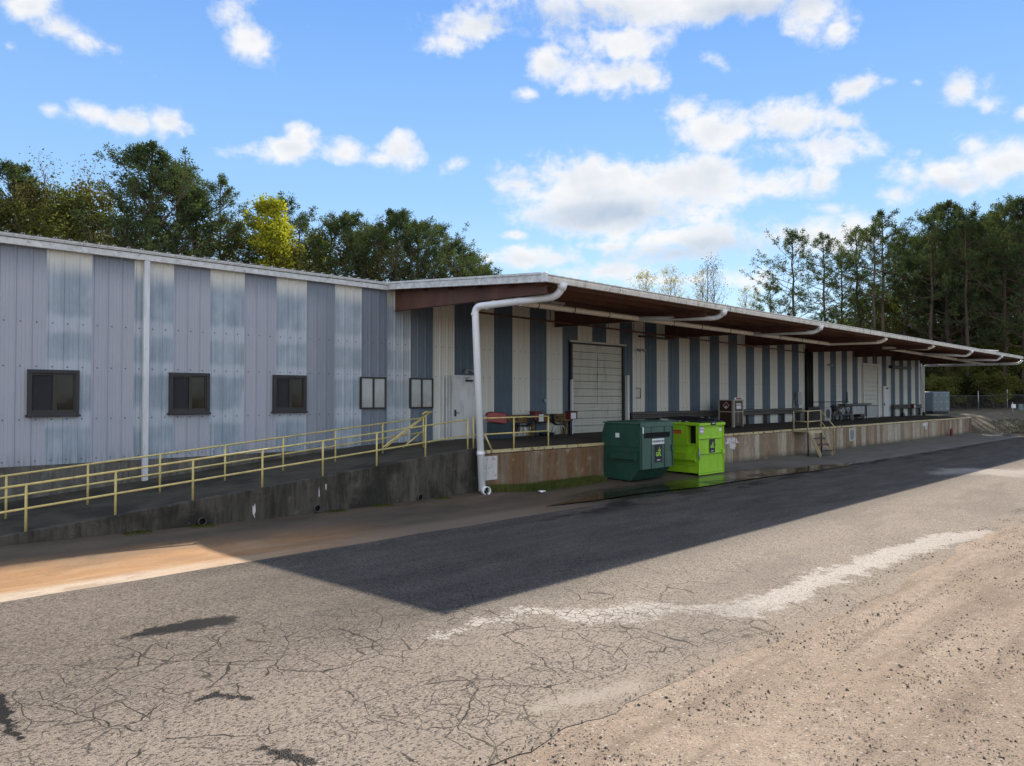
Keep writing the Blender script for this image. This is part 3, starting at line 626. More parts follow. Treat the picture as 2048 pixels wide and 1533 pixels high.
# canopy
YC = -6.85
def cz(y): return 6.26 + (6.26 - 5.70) / 6.85 * y
mb = MB(); mb.prism([(-0.21, cz(-.21) - .01), (YC, cz(YC)), (YC, cz(YC) - .035), (-0.21, cz(-.21) - .045)], 'x', 0.02, XE)
kx = 0.1
while kx < XE - .1:
    y0, y1 = -0.22, YC - .02
    mb.hexa([(kx, y0, cz(y0) - .01), (kx + .09, y0, cz(y0) - .01), (kx + .065, y0, cz(y0) + .025), (kx + .025, y0, cz(y0) + .025)],
            [(kx, y1, cz(y1)), (kx + .09, y1, cz(y1)), (kx + .065, y1, cz(y1) + .03), (kx + .025, y1, cz(y1) + .03)]); kx += 0.3048
mb.build('canopy_roof', M['trim'], wh)
mb = MB(); mb.prism([(-0.04, cz(-.04) - .05), (YC + .02, cz(YC) - .038), (YC + .02, cz(YC) - .05), (-0.04, cz(-.04) - .062)], 'x', 0.03, XE - .02); mb.build('canopy_ceiling', M['red_steel'], wh)
for yy in (-0.5, -1.75, -3.0, -4.25, -5.5, -6.6):
    zt = cz(yy) - .065; mb = MB(); mb.box(0.06, XE - .04, yy, yy + .012, zt - .19, zt); mb.box(0.06, XE - .04, yy - .07, yy, zt - .012, zt); mb.box(0.06, XE - .04, yy + .012, yy + .08, zt - .19, zt - .178)
    mb.build('purlin', M['red_steel'], wh)
FRX = [0.30, 7.75, 15.25, 22.75, 30.25, 37.75, 45.2, XE - .35]
for fx_ in FRX:
    mb = MB(); y0, y1 = -0.06, -6.72; t0, t1 = cz(y0) - .27, cz(y1) - .27; b0, b1, bm = 5.40, 5.27, 5.33
    if fx_ == FRX[0]: t0, t1 = cz(y0) - .12, cz(y1) - .12
    mb.prism([(y0, t0), (y1, t1), (y1, b1), (y0, b0)], 'x', fx_ - .006, fx_ + .006)
    for (ta, tb) in ((0, 1),):
        mb.hexa([(fx_ - .09, y0, b0 - .012), (fx_ + .09, y0, b0 - .012), (fx_ + .09, y1, b1 - .012), (fx_ - .09, y1, b1 - .012)], [(fx_ - .09, y0, b0 + .0), (fx_ + .09, y0, b0 + .0), (fx_ + .09, y1, b1 + .0), (fx_ - .09, y1, b1 + .0)])
        mb.hexa([(fx_ - .09, y0, t0 - .0), (fx_ + .09, y0, t0 - .0), (fx_ + .09, y1, t1 - .0), (fx_ - .09, y1, t1 - .0)], [(fx_ - .09, y0, t0 + .012), (fx_ + .09, y0, t0 + .012), (fx_ + .09, y1, t1 + .012), (fx_ - .09, y1, t1 + .012)])
    mb.build('rafter', M['red_steel'], wh)
# rake board on the near end, gutter along the front
def slab(y0, y1, dz0, dz1, x0, x1):
    return ([(x0, y0, cz(y0) + dz0), (x1, y0, cz(y0) + dz0), (x1, y1, cz(y1) + dz0), (x0, y1, cz(y1) + dz0)], [(x0, y0, cz(y0) + dz1), (x1, y0, cz(y0) + dz1), (x1, y1, cz(y1) + dz1), (x0, y1, cz(y1) + dz1)])
mb = MB(); mb.hexa(*slab(-0.02, YC + .01, -.20, -.028, -0.035, 0.015)); mb.hexa(*slab(-0.02, YC + .01, -.205, -.185, -0.055, 0.04)); mb.hexa(*slab(-0.02, YC + .01, -.022, .035, -0.055, 0.10))
mb.build('rake_trim', M['trim'], wh)
mb = MB(); mb.hexa(*slab(-0.02, YC + .01, -.20, .03, XE - .01, XE + .03)); mb.build('rake_trim', M['trim'], wh)
mb = MB(); gzt = cz(YC)
mb.prism([(YC - .02, gzt - .045), (YC - .13, gzt - .045), (YC - .145, gzt - .10), (YC - .12, gzt - .20), (YC - .02, gzt - .20)], 'x', -0.03, XE)
mb.box(-.035, XE, YC - .16, YC - .005, gzt - .04, gzt - .022); mb.build('gutter', M['gutter'], wh)
mb = MB(); mb.box(-.06, .03, YC - .165, YC + .0, gzt - .215, gzt + .02); mb.build('corner_cap', M['white_paint'], wh, bevel=.01)
# windows
def window(x0, x1, z0, z1, dark, label):
    wf = MB(); w_ = .085 if dark else .05; d_ = .075 if dark else .05
    for a, b_, c_, d2 in ((x0, x1, z1 - w_, z1), (x0, x1, z0, z0 + w_), (x0, x0 + w_, z0 + w_, z1 - w_), (x1 - w_, x1, z0 + w_, z1 - w_)): wf.box(a, b_, -d_ - .03, -.001, c_, d2)
    if dark: wf.box(x0 - .03, x1 + .03, -d_ - .05, -.004, z0 - .03, z0 + .02)
    fr = wf.build('window', M['bronze'] if not dark else M['dark'], wh, bevel=.008, label=label)
    xm = (x0 + x1) / 2
    m1 = MB(); m1.box(xm - .025, xm + .025, -.085, -.034, z0 + w_, z1 - w_)
    if dark:
        for a, b_ in ((x0 + w_, xm - .025), (xm + .025, x1 - w_)):
            m1.box(a, b_, -.075, -.042, z0 + w_, z0 + w_ + .04); m1.box(a, b_, -.075, -.042, z1 - w_ - .04, z1 - w_)
        m1.box(xm + .025, xm + .06, -.075, -.042, z0 + w_ + .04, z1 - w_ - .04); m1.box(x1 - w_ - .035, x1 - w_, -.075, -.042, z0 + w_ + .04, z1 - w_ - .04)
    m1.build('mullion', M['bronze'], fr)
    g1 = MB(); g1.box(x0 + w_, xm - .02, -.05, -.036, z0 + w_, z1 - w_); g1.build('pane', M['screen'] if dark else M['glass_blind'], fr)
    g2 = MB(); g2.box(xm + .02, x1 - w_, -.05, -.036, z0 + w_, z1 - w_); g2.build('pane', M['glass_dark'] if dark else M['glass_blind'], fr)
for a, b_ in ((-9.49, -8.48), (-6.50, -5.50), (-3.76, -2.76)): window(a, b_, 2.24, 3.28, True, 'sliding window in a heavy dark frame with a screened left half')
for a, b_ in ((-.965, -.035), (.88, 1.815)): window(a, b_, 2.29, 3.28, False, 'thin bronze framed window with pale blinds behind the glass')
# doors
def rect_frame(mb, x0, x1, z0, z1, w_, y0, y1, bottom=False):
    mb.box(x0 - w_, x0, y0, y1, z0, z1 + w_); mb.box(x1, x1 + w_, y0, y1, z0, z1 + w_); mb.box(x0, x1, y0, y1, z1, z1 + w_)
    if bottom: mb.box(x0, x1, y0, y1, z0 - w_, z0)
def person_door(x0, x1, z1, label):
    mb = MB(); mb.box(x0, x1, -.06, -.034, DZ + .02, z1); d = mb.build('door', M['door'], wh, label=label)
    mb = MB(); rect_frame(mb, x0, x1, DZ, z1, .05, -.085, -.002); mb.build('door_frame', M['door'], d, bevel=.005)
    mb = MB(); mb.tube([(x0 + .10, -.06, 2.12), (x0 + .10, -.13, 2.12), (x0 + .24, -.13, 2.12)], .013); mb.box(x0 + .06, x0 + .13, -.085, -.061, 2.0, 2.22); mb.build('handle', M['dark'], d)
    mb = MB(); mb.box(x0 + .55, x0 + .85, -.12, -.061, z1 - .17, z1 - .10); mb.tube([(x0 + .6, -.12, z1 - .1), (x0 + .45, -.22, z1 - .05), (x0 + .75, -.09, z1 - .02)], .012); mb.build('door_closer', M['dark'], d)
    return d
d1 = person_door(2.66, 3.60, 3.36, 'white steel door behind the ramp rail')
mb = MB(); mb.box(2.98, 3.30, -.0645, -.0605, 2.55, 2.92); mb.build('notice', M['label_w'], d1)
person_door(43.2, 44.4, 3.42, 'narrow white door near the far end of the dock')
mb = MB(); mb.box(2.18, 2.24, -.10, -.034, DZ, 3.4); mb.box(2.34, 2.40, -.08, -.034, DZ, 3.4); mb.box(2.46, 2.50, -.08, -.034, DZ, 3.4); mb.build('conduit', M['door'], wh)
def roller(x0, x1, z1, n, mat, label, jamb):
    mb = MB(); pr = []; h = (z1 - DZ) / n; sub = 5 if n > 30 else 1
    for i in range(n):
        z_ = DZ + i * h
        pr += [(-.028, z_), (-.050, z_ + h * .25), (-.050, z_ + h * .7), (-.030, z_ + h * .96)]
    pr += [(-.028, z1), (-.004, z1), (-.004, DZ)]
    v_ = [(x0, p[0], p[1]) for p in pr] + [(x1, p[0], p[1]) for p in pr]; n2 = len(pr)
    mb.add(v_, [(i, (i + 1) % n2, n2 + (i + 1) % n2, n2 + i) for i in range(n2)])
    d = mb.build('roller_door', mat, wh, label=label)
    mb = MB(); rect_frame(mb, x0, x1, DZ, z1, .10, -.14, -.002); mb.build('door_frame', jamb, d, bevel=.005)
    return d
rd = roller(8.72, 12.0, 4.80, 46, M['cream'], 'cream ribbed roller door, shut, behind the dumpsters', M['dark'])
mb = MB()
for i in range(1, 12):
    z_ = DZ + i * 3.6 / 12; mb.box(8.74, 11.98, -.0535, -.0505, z_ - .016, z_ + .004)
mb.build('slat_joints', M['rail'], rd)
mb = MB()
mb.prism([(10.345, 2.25), (10.355, 2.25), (10.36, 2.9), (10.37, 3.0), (10.36, 3.2), (10.375, 3.6), (10.36, 3.8), (10.365, 4.4), (10.345, 4.4), (10.34, 3.7), (10.335, 3.5), (10.345, 3.1)], 'y', -.0565, -.0538)
mb.build('stain', M['screen'], rd)
mb = MB(); mb.box(8.55, 12.2, -.18, -.12, 4.86, 4.93); mb.build('door_hood', M['cream'], rd)
mb = MB(); mb.box(8.56, 8.64, -.24, -.145, DZ, 3.35); mb.build('door_guard', M['door'], rd)
mb = MB(); mb.box(12.10, 12.22, -.30, -.145, DZ, 3.6); mb.build('door_guard', M['door'], rd)
roller(39.3, 42.0, 4.93, 12, M['cream'], 'cream panelled overhead door at the far end of the dock', M['door'])
# tall dark pipe chase
mb = MB(); mb.box(30.1, 31.15, -.06, -.034, DZ, 5.6); ch = mb.build('pipe_chase', M['void'], wh)
for px_ in (30.18, 30.52, 30.86): mb = MB(); mb.tube([(px_, -.16, DZ), (px_, -.16, 5.55)], .055, 8); mb.build('pipe', M['dark'], ch)
# sprinkler pipe and lights under the canopy
mb = MB(); mb.tube([(2.9, -1.0, 5.50), (28.0, -1.0, 5.22)], .035, 8); pp = mb.build('sprinkler_pipe', M['red_steel'], wh)
for hx in (6.5, 9.9, 11.6, 14.0, 17.5, 21.0, 24.5): mb = MB(); mb.tube([(hx, -1.0, 5.48 - (hx - 2.9) * .0112), (hx, -1.0, 5.95)], .015, 6); mb.build('hanger', M['red_steel'], pp)
def strip_light(x0, x1, y, z):
    mb = MB(); mb.box(x0, x1, y - .08, y + .08, z, z + .06); f_ = mb.build('strip_light', M['trim'], wh); mb = MB(); mb.tube([(x0 + .03, y, z - .02), (x1 - .03, y, z - .02)], .018, 6); mb.build('lamp_tube', M['label_w'], f_)
strip_light(1.0, 2.0, -4.0, 5.55); strip_light(2.5, 3.9, -4.0, 5.55)
mb = MB(); mb.box(11.9, 14.4, -1.15, -1.0, 5.18, 5.26); mb.tube([(12.2, -1.07, 5.26), (12.2, -1.07, 5.9)], .01, 6); mb.tube([(14.1, -1.07, 5.26), (14.1, -1.07, 5.9)], .01, 6); mb.build('door_track', M['dark'], wh)
mb = MB(); mb.box(44.2, 48.5, -.35, -.12, 4.80, 5.0); mb.build('door_track', M['dark'], wh)
def flood(x, z):
    mb = MB(); mb.box(x - .07, x + .07, -.07, -.034, z - .05, z + .05); f_ = mb.build('floodlight', M['galv'], wh)
    for s_ in (-1, 1):
        mb = MB(); mb.tube([(x, -.06, z), (x + s_ * .09, -.14, z + .02), (x + s_ * .16, -.20, z - .02), (x + s_ * .21, -.28, z - .06)], .03, 10, radii=[.012, .025, .055, .07]); mb.build('lamp_head', M['galv'], f_)
flood(3.29, 3.58); flood(13.22, 4.76); flood(33.5, 4.73)
mb = MB(); mb.tube([(13.25, -.12, 2.62), (13.25, -.12, 3.05), (13.0, -.12, 3.05)], .02, 6); mb.tube([(13.25, -.12, 2.62), (13.0, -.12, 2.62)], .02, 6); mb.build('hose_bracket', M['dark'], wh)
mb = MB(); mb.box(7.15, 7.27, -.09, -.034, 2.46, 2.58); mb.build('wall_socket', M['galv'], wh, bevel=.01)
mb = MB(); mb.box(28.75, 29.25, -.22, -.034, 2.2, 2.95); mb.tube([(28.6, -.1, 2.2), (28.3, -.12, 1.9), (28.4, -.12, 2.4), (28.75, -.1, 2.6)], .03, 6); mb.build('switch_box', M['grille'], wh, bevel=.01)
mb = MB(); mb.tube([(31.2, -.08, 2.35), (36.6, -.08, 2.35)], .025, 6); mb.tube([(36.4, -.08, 2.35), (36.4, -.08, 3.0)], .04, 6); mb.build('conduit', M['dark'], wh)
# rain water pipes
def downpipe(pts, r, mat, hang, label, rr=.18, seg=16):
    mb = MB(); mb.tube(path(pts, rr), r, seg); p_ = mb.build('drainpipe', mat, wh, label=label)
    for h0, h1, up in hang:
        h0, h1 = Vector(h0), Vector(h1); d_ = (h1 - h0).normalized() * .014
        m_ = MB(); m_.tube([h0 - d_, h0 + d_], r + .012, seg)
        if up: m_.tube([h0 + Vector((0, 0, r)), h0 + Vector((0, 0, up))], .008, 5)
        m_.build('pipe_clamp', M['dark'], p_)
    return p_
PR = .094
b0 = at_y(964, 984, -4.86); t0 = at_y(950, 624, -4.42)
dp1 = downpipe([(b0.x, b0.y, .19), (t0.x, t0.y, 5.10), (.62, -6.75, 5.20), (.64, YC - .07, 5.42)], PR, M['pvc'], [((.62, -6.5, 5.19), (.62, -6.6, 5.19), .3)], 'white plastic pipe dropping from the near corner of the canopy', .2)
mb = MB(); mb.tube([(.64, YC - .07, 5.34), (.64, YC - .07, 5.53)], .1, 14, radii=[.085, .15]); mb.build('outlet', M['pvc'], dp1)
e0 = Vector((b0.x, b0.y, .24)); tp = e0 + (Vector((t0.x, t0.y, 5.1)) - e0) * .19
mb = MB(); mb.tube([tp - Vector((0, 0, .05)), tp + Vector((0, 0, .05))], PR + .012, 16); mb.build('pipe_joint', M['pvc'], dp1)
for q0, q1 in ((Vector((t0.x, t0.y, 4.86)), Vector((t0.x, t0.y, 4.93))), (Vector((t0.x + .12, -4.72, 5.107)), Vector((t0.x + .135, -4.79, 5.11))), (Vector((.40, -5.6, 5.15)), Vector((.41, -5.66, 5.152)))):
    mb = MB(); mb.tube([q0, q1], PR + .012, 16); mb.build('pipe_joint', M['pvc'], dp1)
mb = MB()
seg = 18; rings = []
for rad, off in ((PR + .022, .0), (PR + .022, .19), (PR + .004, .19), (PR + .004, .0)):
    rings.append([e0 + Vector((.05 + math.cos(-1.8) * off, -.02 + math.sin(-1.8) * off, -.035)) + Vector((-math.sin(-1.8), math.cos(-1.8), 0)) * (math.cos(2 * math.pi * k / seg) * rad) + Vector((0, 0, math.sin(2 * math.pi * k / seg) * rad)) for k in range(seg)])
mb.add([p for r_ in rings for p in r_], [(i * seg + k, i * seg + (k + 1) % seg, ((i + 1) % 4) * seg + (k + 1) % seg, ((i + 1) % 4) * seg + k) for i in range(4) for k in range(seg)], True); mb.build('pipe_mouth', M['pvc'], dp1)
ZM0, ZM1 = 5.36, 5.29
ZMf = lambda x_: ZM0 + (ZM1 - ZM0) * (x_ - .6) / 23
hg = [((x_, -4.42, ZMf(x_)), (x_ + .1, -4.42, ZMf(x_ + .1)), .35) for x_ in (2.3, 3.9, 5.6, 9.3, 11.2, 13.3, 17.6, 19.8, 21.6)]
downpipe([(.25, -4.75, 5.18), (.9, -4.42, ZM0), (22.9, -4.42, ZM1), (23.4, -6.7, 5.27), (23.4, YC - .07, 5.45)], PR * .93, M['pvc_bounce'], hg, 'long cream collector pipe hung under the canopy', .2)
def branch(x0, x1, zb=5.27, main=ZMf):
    p_ = downpipe([(x0, -4.42, main(x0)), (x1, -6.7, zb), (x1, YC - .07, 5.42)], PR * .88, M['pvc'], [((x1 - .05, -6.42, zb), (x1, -6.55, zb), .3)], 'short branch pipe from the gutter to the collector')
    m_ = MB(); m_.tube([(x1, YC - .07, 5.34), (x1, YC - .07, 5.52)], .1, 12, radii=[.08, .14]); m_.build('outlet', M['pvc'], p_)
branch(7.2, 8.5); branch(15.2, 16.0)
ZF = lambda x_: 5.44 - (x_ - 31) * .0105
hg = [((x_, -4.42, ZF(x_)), (x_ + .1, -4.42, ZF(x_)), .3) for x_ in (34, 37.5, 41, 44.5, 48)]
downpipe([(30.6, YC - .07, 5.45), (30.6, -6.7, 5.3), (30.2, -4.42, ZF(30.2)), (51.6, -4.42, ZF(51.6))], PR * .9, M['pvc_bounce'], hg, 'cream collector pipe under the far half of the canopy', .2)
branch(37.0, 37.9, 5.2, ZF); branch(44.6, 45.3, 5.2, ZF)
downpipe([(51.75, YC - .07, 5.42), (51.75, -6.7, 5.16), (51.75, -.22, 5.20), (51.75, -.22, 1.3)], PR * .9, M['pvc'], [((51.75, y_, 5.17), (51.75, y_ + .1, 5.17), .3) for y_ in (-5.5, -4, -2.5, -1.2)], 'white pipe running in from the far corner of the canopy and down the wall end', .2)
mb = MB(); mb.box(-7.125, -6.995, -.155, -.034, .40, 6.02); dpl = mb.build('downspout', M['white_paint'], wh, bevel=.012)
# vent pipe lying on the far roof edge
mb = MB(); mb.tube([(44.2, -5.6, 5.95), (47.0, -6.4, 5.93)], .035, 8); mb.build('roof_pole', M['trim'], wh)

# ------------------------------------------------------------------ loading dock and ramp
dk = thing('loading_dock', (20, -2.3, 0), 'long rust streaked concrete loading dock with a chipped yellow steel edge', 'loading dock')
XD = 47.6
mb = MB(); mb.box(0.0, XD, DY, -0.02, -.1, DZ - .10); mb.build('wall', M['dock_wall'], dk)
mb = MB(); mb.box(-0.25, XD, DY + .012, -0.012, DZ - .097, DZ); mb.build('floor', M['dock_top'], dk)
mb = MB(); r2 = random.Random(3); xx = 0.0
while xx < XD:
    L = r2.uniform(1.2, 3.0); x1_ = min(xx + L, XD); j = r2.uniform(-.006, .006)
    mb.box(xx + .012, x1_ - .012, DY - .018 + j, DY + .10, DZ - .075 + j, DZ + .008 + j); xx += L
M['edge'] = painted('chipped_yellow_edge', (0.52, 0.43, 0.22), 0.55, rust=0.42, rustcol=(0.13, 0.065, 0.03), scale=1.3, vstretch=1)
M['stairpaint'] = painted('worn_cream_stair_paint', (0.46, 0.38, 0.22), 0.55, rust=0.22, rustcol=(0.16, 0.07, 0.03), scale=2.2, vstretch=1)
mb.build('steel_edge', M['edge'], dk)
def blob_patch(name, cx_, cz_, w_, h_, mat, parent, seed, y=DY - .004, n=26, ragged=.28):
    r3 = random.Random(seed); vs = [];
    for k in range(n):
        a = 2 * math.pi * k / n; q = 1 + r3.uniform(-ragged, ragged); sx_ = abs(math.cos(a)) ** .5 * (1 if math.cos(a) > 0 else -1); sz_ = abs(math.sin(a)) ** .5 * (1 if math.sin(a) > 0 else -1)
        vs.append((cx_ + w_ / 2 * sx_ * q, y, cz_ + h_ / 2 * sz_ * q))
    m_ = MB(); m_.v = vs; m_.f = [tuple(range(n))]; m_.smooth = [False]; return m_.build(name, mat, parent)
M['peel'] = painted('peeling_white_paint', (0.60, 0.56, 0.54), 0.6, rust=0.35, rustcol=(0.26, 0.15, 0.10), scale=2.2, vstretch=.06, dirtamt=.3)
mb = MB(); mb.box(-.10 + .12, .62, DY - .006, DY - .001, .40, 1.05); mb.build('paint_patch', M['peel'], dk)
blob_patch('paint_patch', 13.3, .92, 1.0, .2, M['peel'], dk, 4); blob_patch('paint_patch', 13.35, .72, .45, .25, M['peel'], dk, 6); blob_patch('paint_patch', 37.3, .95, 1.0, .25, M['peel'], dk, 7); blob_patch('paint_patch', 37.4, .72, .4, .2, M['peel'], dk, 8)
mb = MB(); mb.box(25.05, 25.80, DY - .02, DY - .002, .40, 1.05); vt = mb.build('vent', M['tan'], dk, bevel=.01)
blob_patch('vent_cover', 25.43, .72, .50, .50, M['bluegrey'], vt, 9, y=DY - .024, ragged=.05)
mb = MB(); mb.box(XD + .002, XD + .05, DY, -3.4, -.1, DZ + .01); mb.box(XD - .55, XD + .05, DY - .03, DY - .02, .05, DZ - .08); mb.build('end_plate', M['red_steel'], dk)

rp = thing('ramp', (-5, -3.4, 0), 'mossy dark concrete ramp rising along the open wall up to the dock', 'ramp')
def rz(x_): return min(1.33, 1.325 + .0925 * x_)
mb = MB(); RX = [-16.0, -12, -8, -4, -1.8, -0.9, -0.30, -.04]
pr = [(x_, rz(x_) + (0 if x_ < -.2 else -.05)) for x_ in RX] + [(-.04, -.2), (-16, -.2)]
mb.prism(pr, 'y', -4.60, -4.42); mb.build('wall', M['ramp_wall'], rp, bevel=.012)
mb = MB(); prf = [(x_, min(DZ + .0, rz(x_) - .02)) for x_ in [-16, -12, -8, -4, -1.5, -1.1]] + [(-.26, DZ), (-.26, -.2), (-16, -.2)]
mb.prism(prf, 'y', -4.418, -2.30); mb.build('floor', M['ramp_top'], rp)
mb = MB(); mb.prism([(x_, min(DZ - .004, rz(x_) - .06)) for x_ in [-16, -12, -8, -4, -1.5, -1.1]] + [(-.26, DZ - .004), (-.26, -.2), (-16, -.2)], 'y', -2.298, -.02); mb.build('side_fill', M['ramp_top'], rp)
for u_, v_ in ((404, 1043), (634, 1017), (840, 995)):
    p_ = at_y(u_, v_, -4.62); mb = MB(); seg = 14; rings = []
    for rad, yy in ((.080, -4.60), (.080, -4.66), (.071, -4.66), (.071, -4.60)): rings.append([(p_.x + math.cos(2 * math.pi * k / seg) * rad, yy, p_.z + math.sin(2 * math.pi * k / seg) * rad) for k in range(seg)])
    mb.add([q for r_ in rings for q in r_], [(i * seg + k, i * seg + (k + 1) % seg, ((i + 1) % 4) * seg + (k + 1) % seg, ((i + 1) % 4) * seg + k) for i in range(4) for k in range(seg)], True)
    o = mb.build('drain_mouth', M['rail'], rp); mb = MB(); mb.tube([(p_.x, -4.604, p_.z), (p_.x, -4.602, p_.z)], .07, 14); mb.build('drain_hole', M['void'], o)
for i, (u_, v_, w_, h_) in enumerate(((508, 1022, .05, .22), (652, 975, .03, .15), (638, 985, .02, .2))):
    p_ = at_y(u_, v_, -4.6); blob_patch('paint_splash', p_.x, p_.z, w_, h_, M['peel'], rp, 20 + i, y=-4.604, n=14, ragged=.5)

# ------------------------------------------------------------------ hand rails
def railing(label, posts, rails, y, group=None, r=.022, extra=None, name='handrail'):
    """posts: (x, z_bottom, z_top); rails: list of point lists"""
    t_ = thing(name, (posts[0][0], y, posts[0][1]), label, 'handrail', group)
    for x_, za, zb in posts: m_ = MB(); m_.tube([(x_, y, za), (x_, y, zb)], r, 10); m_.build('post', M['yellow'], t_)
    for rp_ in rails: m_ = MB(); m_.tube(rp_, r * .92, 10); m_.build('rail', M['yellow'], t_)
    if extra: extra(t_)
    return t_
PX = [-14.4, -13.0, -11.62, -10.22, -8.85, -7.48, -6.07, -4.67, -3.26, -1.83, -.44]
railing('long yellow pipe handrail on the outer edge of the ramp', [(x_, rz(x_) - .02, rz(x_) + .80) for x_ in PX],
        [[(PX[0], -4.52, rz(PX[0]) + .8), (-.44, -4.52, rz(-.44) + .78)], [(PX[0], -4.52, rz(PX[0]) + .40), (-.44, -4.52, rz(-.44) + .36)]], -4.52)
PI_ = [-14.4, -13.0, -11.62, -10.22, -8.86, -7.49, -6.09, -4.68, -3.26, -1.83, -.47]
def gate_bits(t_):
    a = at_y(857, 826, -2.55); b_ = at_y(765, 896, -2.75); m_ = MB(); m_.tube([a, b_], .022, 8); m_.tube([a + Vector((.05, 0, .0)), b_ + Vector((.1, .02, -.0))], .018, 8); m_.build('brace', M['yellow'], t_)
    a = at_y(847, 862, -2.55); b_ = at_y(806, 895, -2.7); m_ = MB(); m_.tube([a, b_], .02, 8); m_.build('brace', M['yellow'], t_)
    m_ = MB(); m_.tube([(-.38, -2.6, DZ), (-.38, -2.6, 2.12)], .02, 8); m_.build('post', M['yellow'], t_)
    a = at_y(845, 829, -2.58); m_ = MB(); m_.tube([a, a + Vector((.1, 0, .06)), a + Vector((.32, 0, .05))], .025, 8); m_.build('hinge_bar', M['yellow'], t_)
railing('weathered yellow handrail on the wall side of the ramp, broken gate bars at its top', [(x_, rz(x_) - .05, rz(x_) + .79) for x_ in PI_],
        [[(PI_[0], -2.6, rz(PI_[0]) + .79), (-.47, -2.6, rz(-.47) + .79)], [(PI_[0], -2.6, rz(PI_[0]) + .38), (-.47, -2.6, rz(-.47) + .38)]], -2.6, extra=gate_bits)
def brace2(t_):
    m_ = MB(); m_.tube([(.17, -4.53, 1.62), (.42, -4.53, DZ)], .022, 8); m_.build('brace', M['yellow'], t_)
railing('short yellow handrail on the dock edge right of the white corner pipe', [(-.18, DZ, 2.13), (1.32, DZ, 2.10), (2.74, DZ, 2.10)],
        [[(-.18, -4.45, 2.08), (2.74, -4.45, 2.09)], [(-.18, -4.45, 1.64), (2.74, -4.45, 1.66)]], -4.45, extra=brace2)

# ------------------------------------------------------------------ steel stair on the dock
sx0, sx1, sy = 18.62, 20.05, -5.25
st = thing('steel_stair', (19.3, -5.2, 0), 'small steel landing with yellow rails and a steep stair down from the dock edge', 'stair')
mb = MB(); mb.box(sx0, sx1, sy, DY - .03, DZ - .10, DZ - .05); mb.box(sx0, sx1, sy - .02, sy, DZ - .17, DZ - .04); mb.build('landing', M['stairpaint'], st)
for px_, py_ in ((sx0 + .02, sy + .02), (sx1 - .02, sy + .02)): mb = MB(); mb.tube([(px_, py_, 0), (px_, py_, DZ - .1)], .035, 8); mb.build('leg', M['dark'], st)
for px_, py_ in ((sx0 + .03, DY - .06), (sx0 + .03, sy + .03), (sx1 - .03, sy + .03)): mb = MB(); mb.tube([(px_, py_, DZ - .1), (px_, py_, 2.06)], .03, 8); mb.build('post', M['stairpaint'], st)
for zz in (2.05, 1.58):
    mb = MB(); mb.tube([(sx0 + .03, DY - .06, zz), (sx0 + .03, sy + .03, zz - .02)], .025, 8); mb.build('rail', M['stairpaint'], st)
    mb = MB(); mb.tube([(sx0 + .03, sy + .03, zz - .02), (sx1 - .03, sy + .03, zz)], .025, 8); mb.build('rail', M['stairpaint'], st)
yb = sy - .55
for xs in (sx0 + .06, sx1 - .06):
    mb = MB(); mb.hexa([(xs - .02, sy - .02, DZ - .06), (xs + .02, sy - .02, DZ - .06), (xs + .02, sy - .02, DZ - .30), (xs - .02, sy - .02, DZ - .30)], [(xs - .02, yb, .16), (xs + .02, yb, .16), (xs + .02, yb + .06, 0), (xs - .02, yb + .06, 0)]); mb.build('stringer', M['stairpaint'], st)
for i in range(3):
    f_ = (i + 1) / 4; yy = sy + (yb - sy) * f_; zz = (DZ - .12) * (1 - f_); mb = MB(); mb.box(sx0 + .085, sx1 - .085, yy - .09, yy + .09, zz - .02, zz + .01); mb.build('tread', M['dark'], st)
mb = MB(); mb.tube(path([(sx1 - .03, sy + .03, 2.03), (sx1 - .03, yb - .02, 1.32), (sx1 - .03, yb - .02, 0.02)], .06), .025, 8); mb.build('handrail', M['stairpaint'], st)
mb = MB(); mb.tube([(sx1 - .03, sy + .03, 1.56), (sx1 - .03, yb - .02, .80)], .022, 8); mb.build('rail', M['stairpaint'], st)

# ------------------------------------------------------------------ rub rails along the wall
def guardrail(x0, x1, label, mat, z0=1.70):
    t_ = thing('guardrail', (x0, -.3, DZ), label, 'guardrail')
    pr = [(-.30, z0), (-.36, z0 + .03), (-.36, z0 + .09), (-.29, z0 + .13), (-.29, z0 + .17), (-.36, z0 + .21), (-.36, z0 + .28), (-.30, z0 + .31), (-.285, z0 + .31), (-.345, z0 + .275), (-.345, z0 + .215), (-.275, z0 + .175), (-.275, z0 + .125), (-.345, z0 + .085), (-.345, z0 + .035), (-.285, z0)]
    mb = MB(); v_ = [(x_, p[0], p[1]) for x_ in (x0, x1) for p in pr]; n2 = len(pr)
    mb.add(v_, [(i, (i + 1) % n2, n2 + (i + 1) % n2, n2 + i) for i in range(n2)] + [tuple(range(n2)), tuple(range(n2, 2 * n2))[::-1]]); mb.build('beam', mat, t_)
    n = max(1, int((x1 - x0) / 1.9))
    for i in range(n + 1):
        xx = x0 + .1 + (x1 - x0 - .2) * i / n; mb = MB(); mb.box(xx - .05, xx + .05, -.27, -.10, DZ, z0 + .28); mb.build('post', mat, t_)
M['rusty_rail'] = painted('flaking_yellow_rail', (0.26, 0.17, 0.07), 0.7, rust=0.60, rustcol=(0.045, 0.028, 0.02), scale=2.0, vstretch=1)
guardrail(4.4, 8.3, 'rusty flaking guardrail behind the chairs and red boxes', M['rusty_rail'])
guardrail(12.35, 29.0, 'long grey guardrail along the wall behind the dumpsters', M['rail'])
guardrail(44.6, 50.9, 'short grey guardrail at the far end of the dock', M['rail'], 1.78)

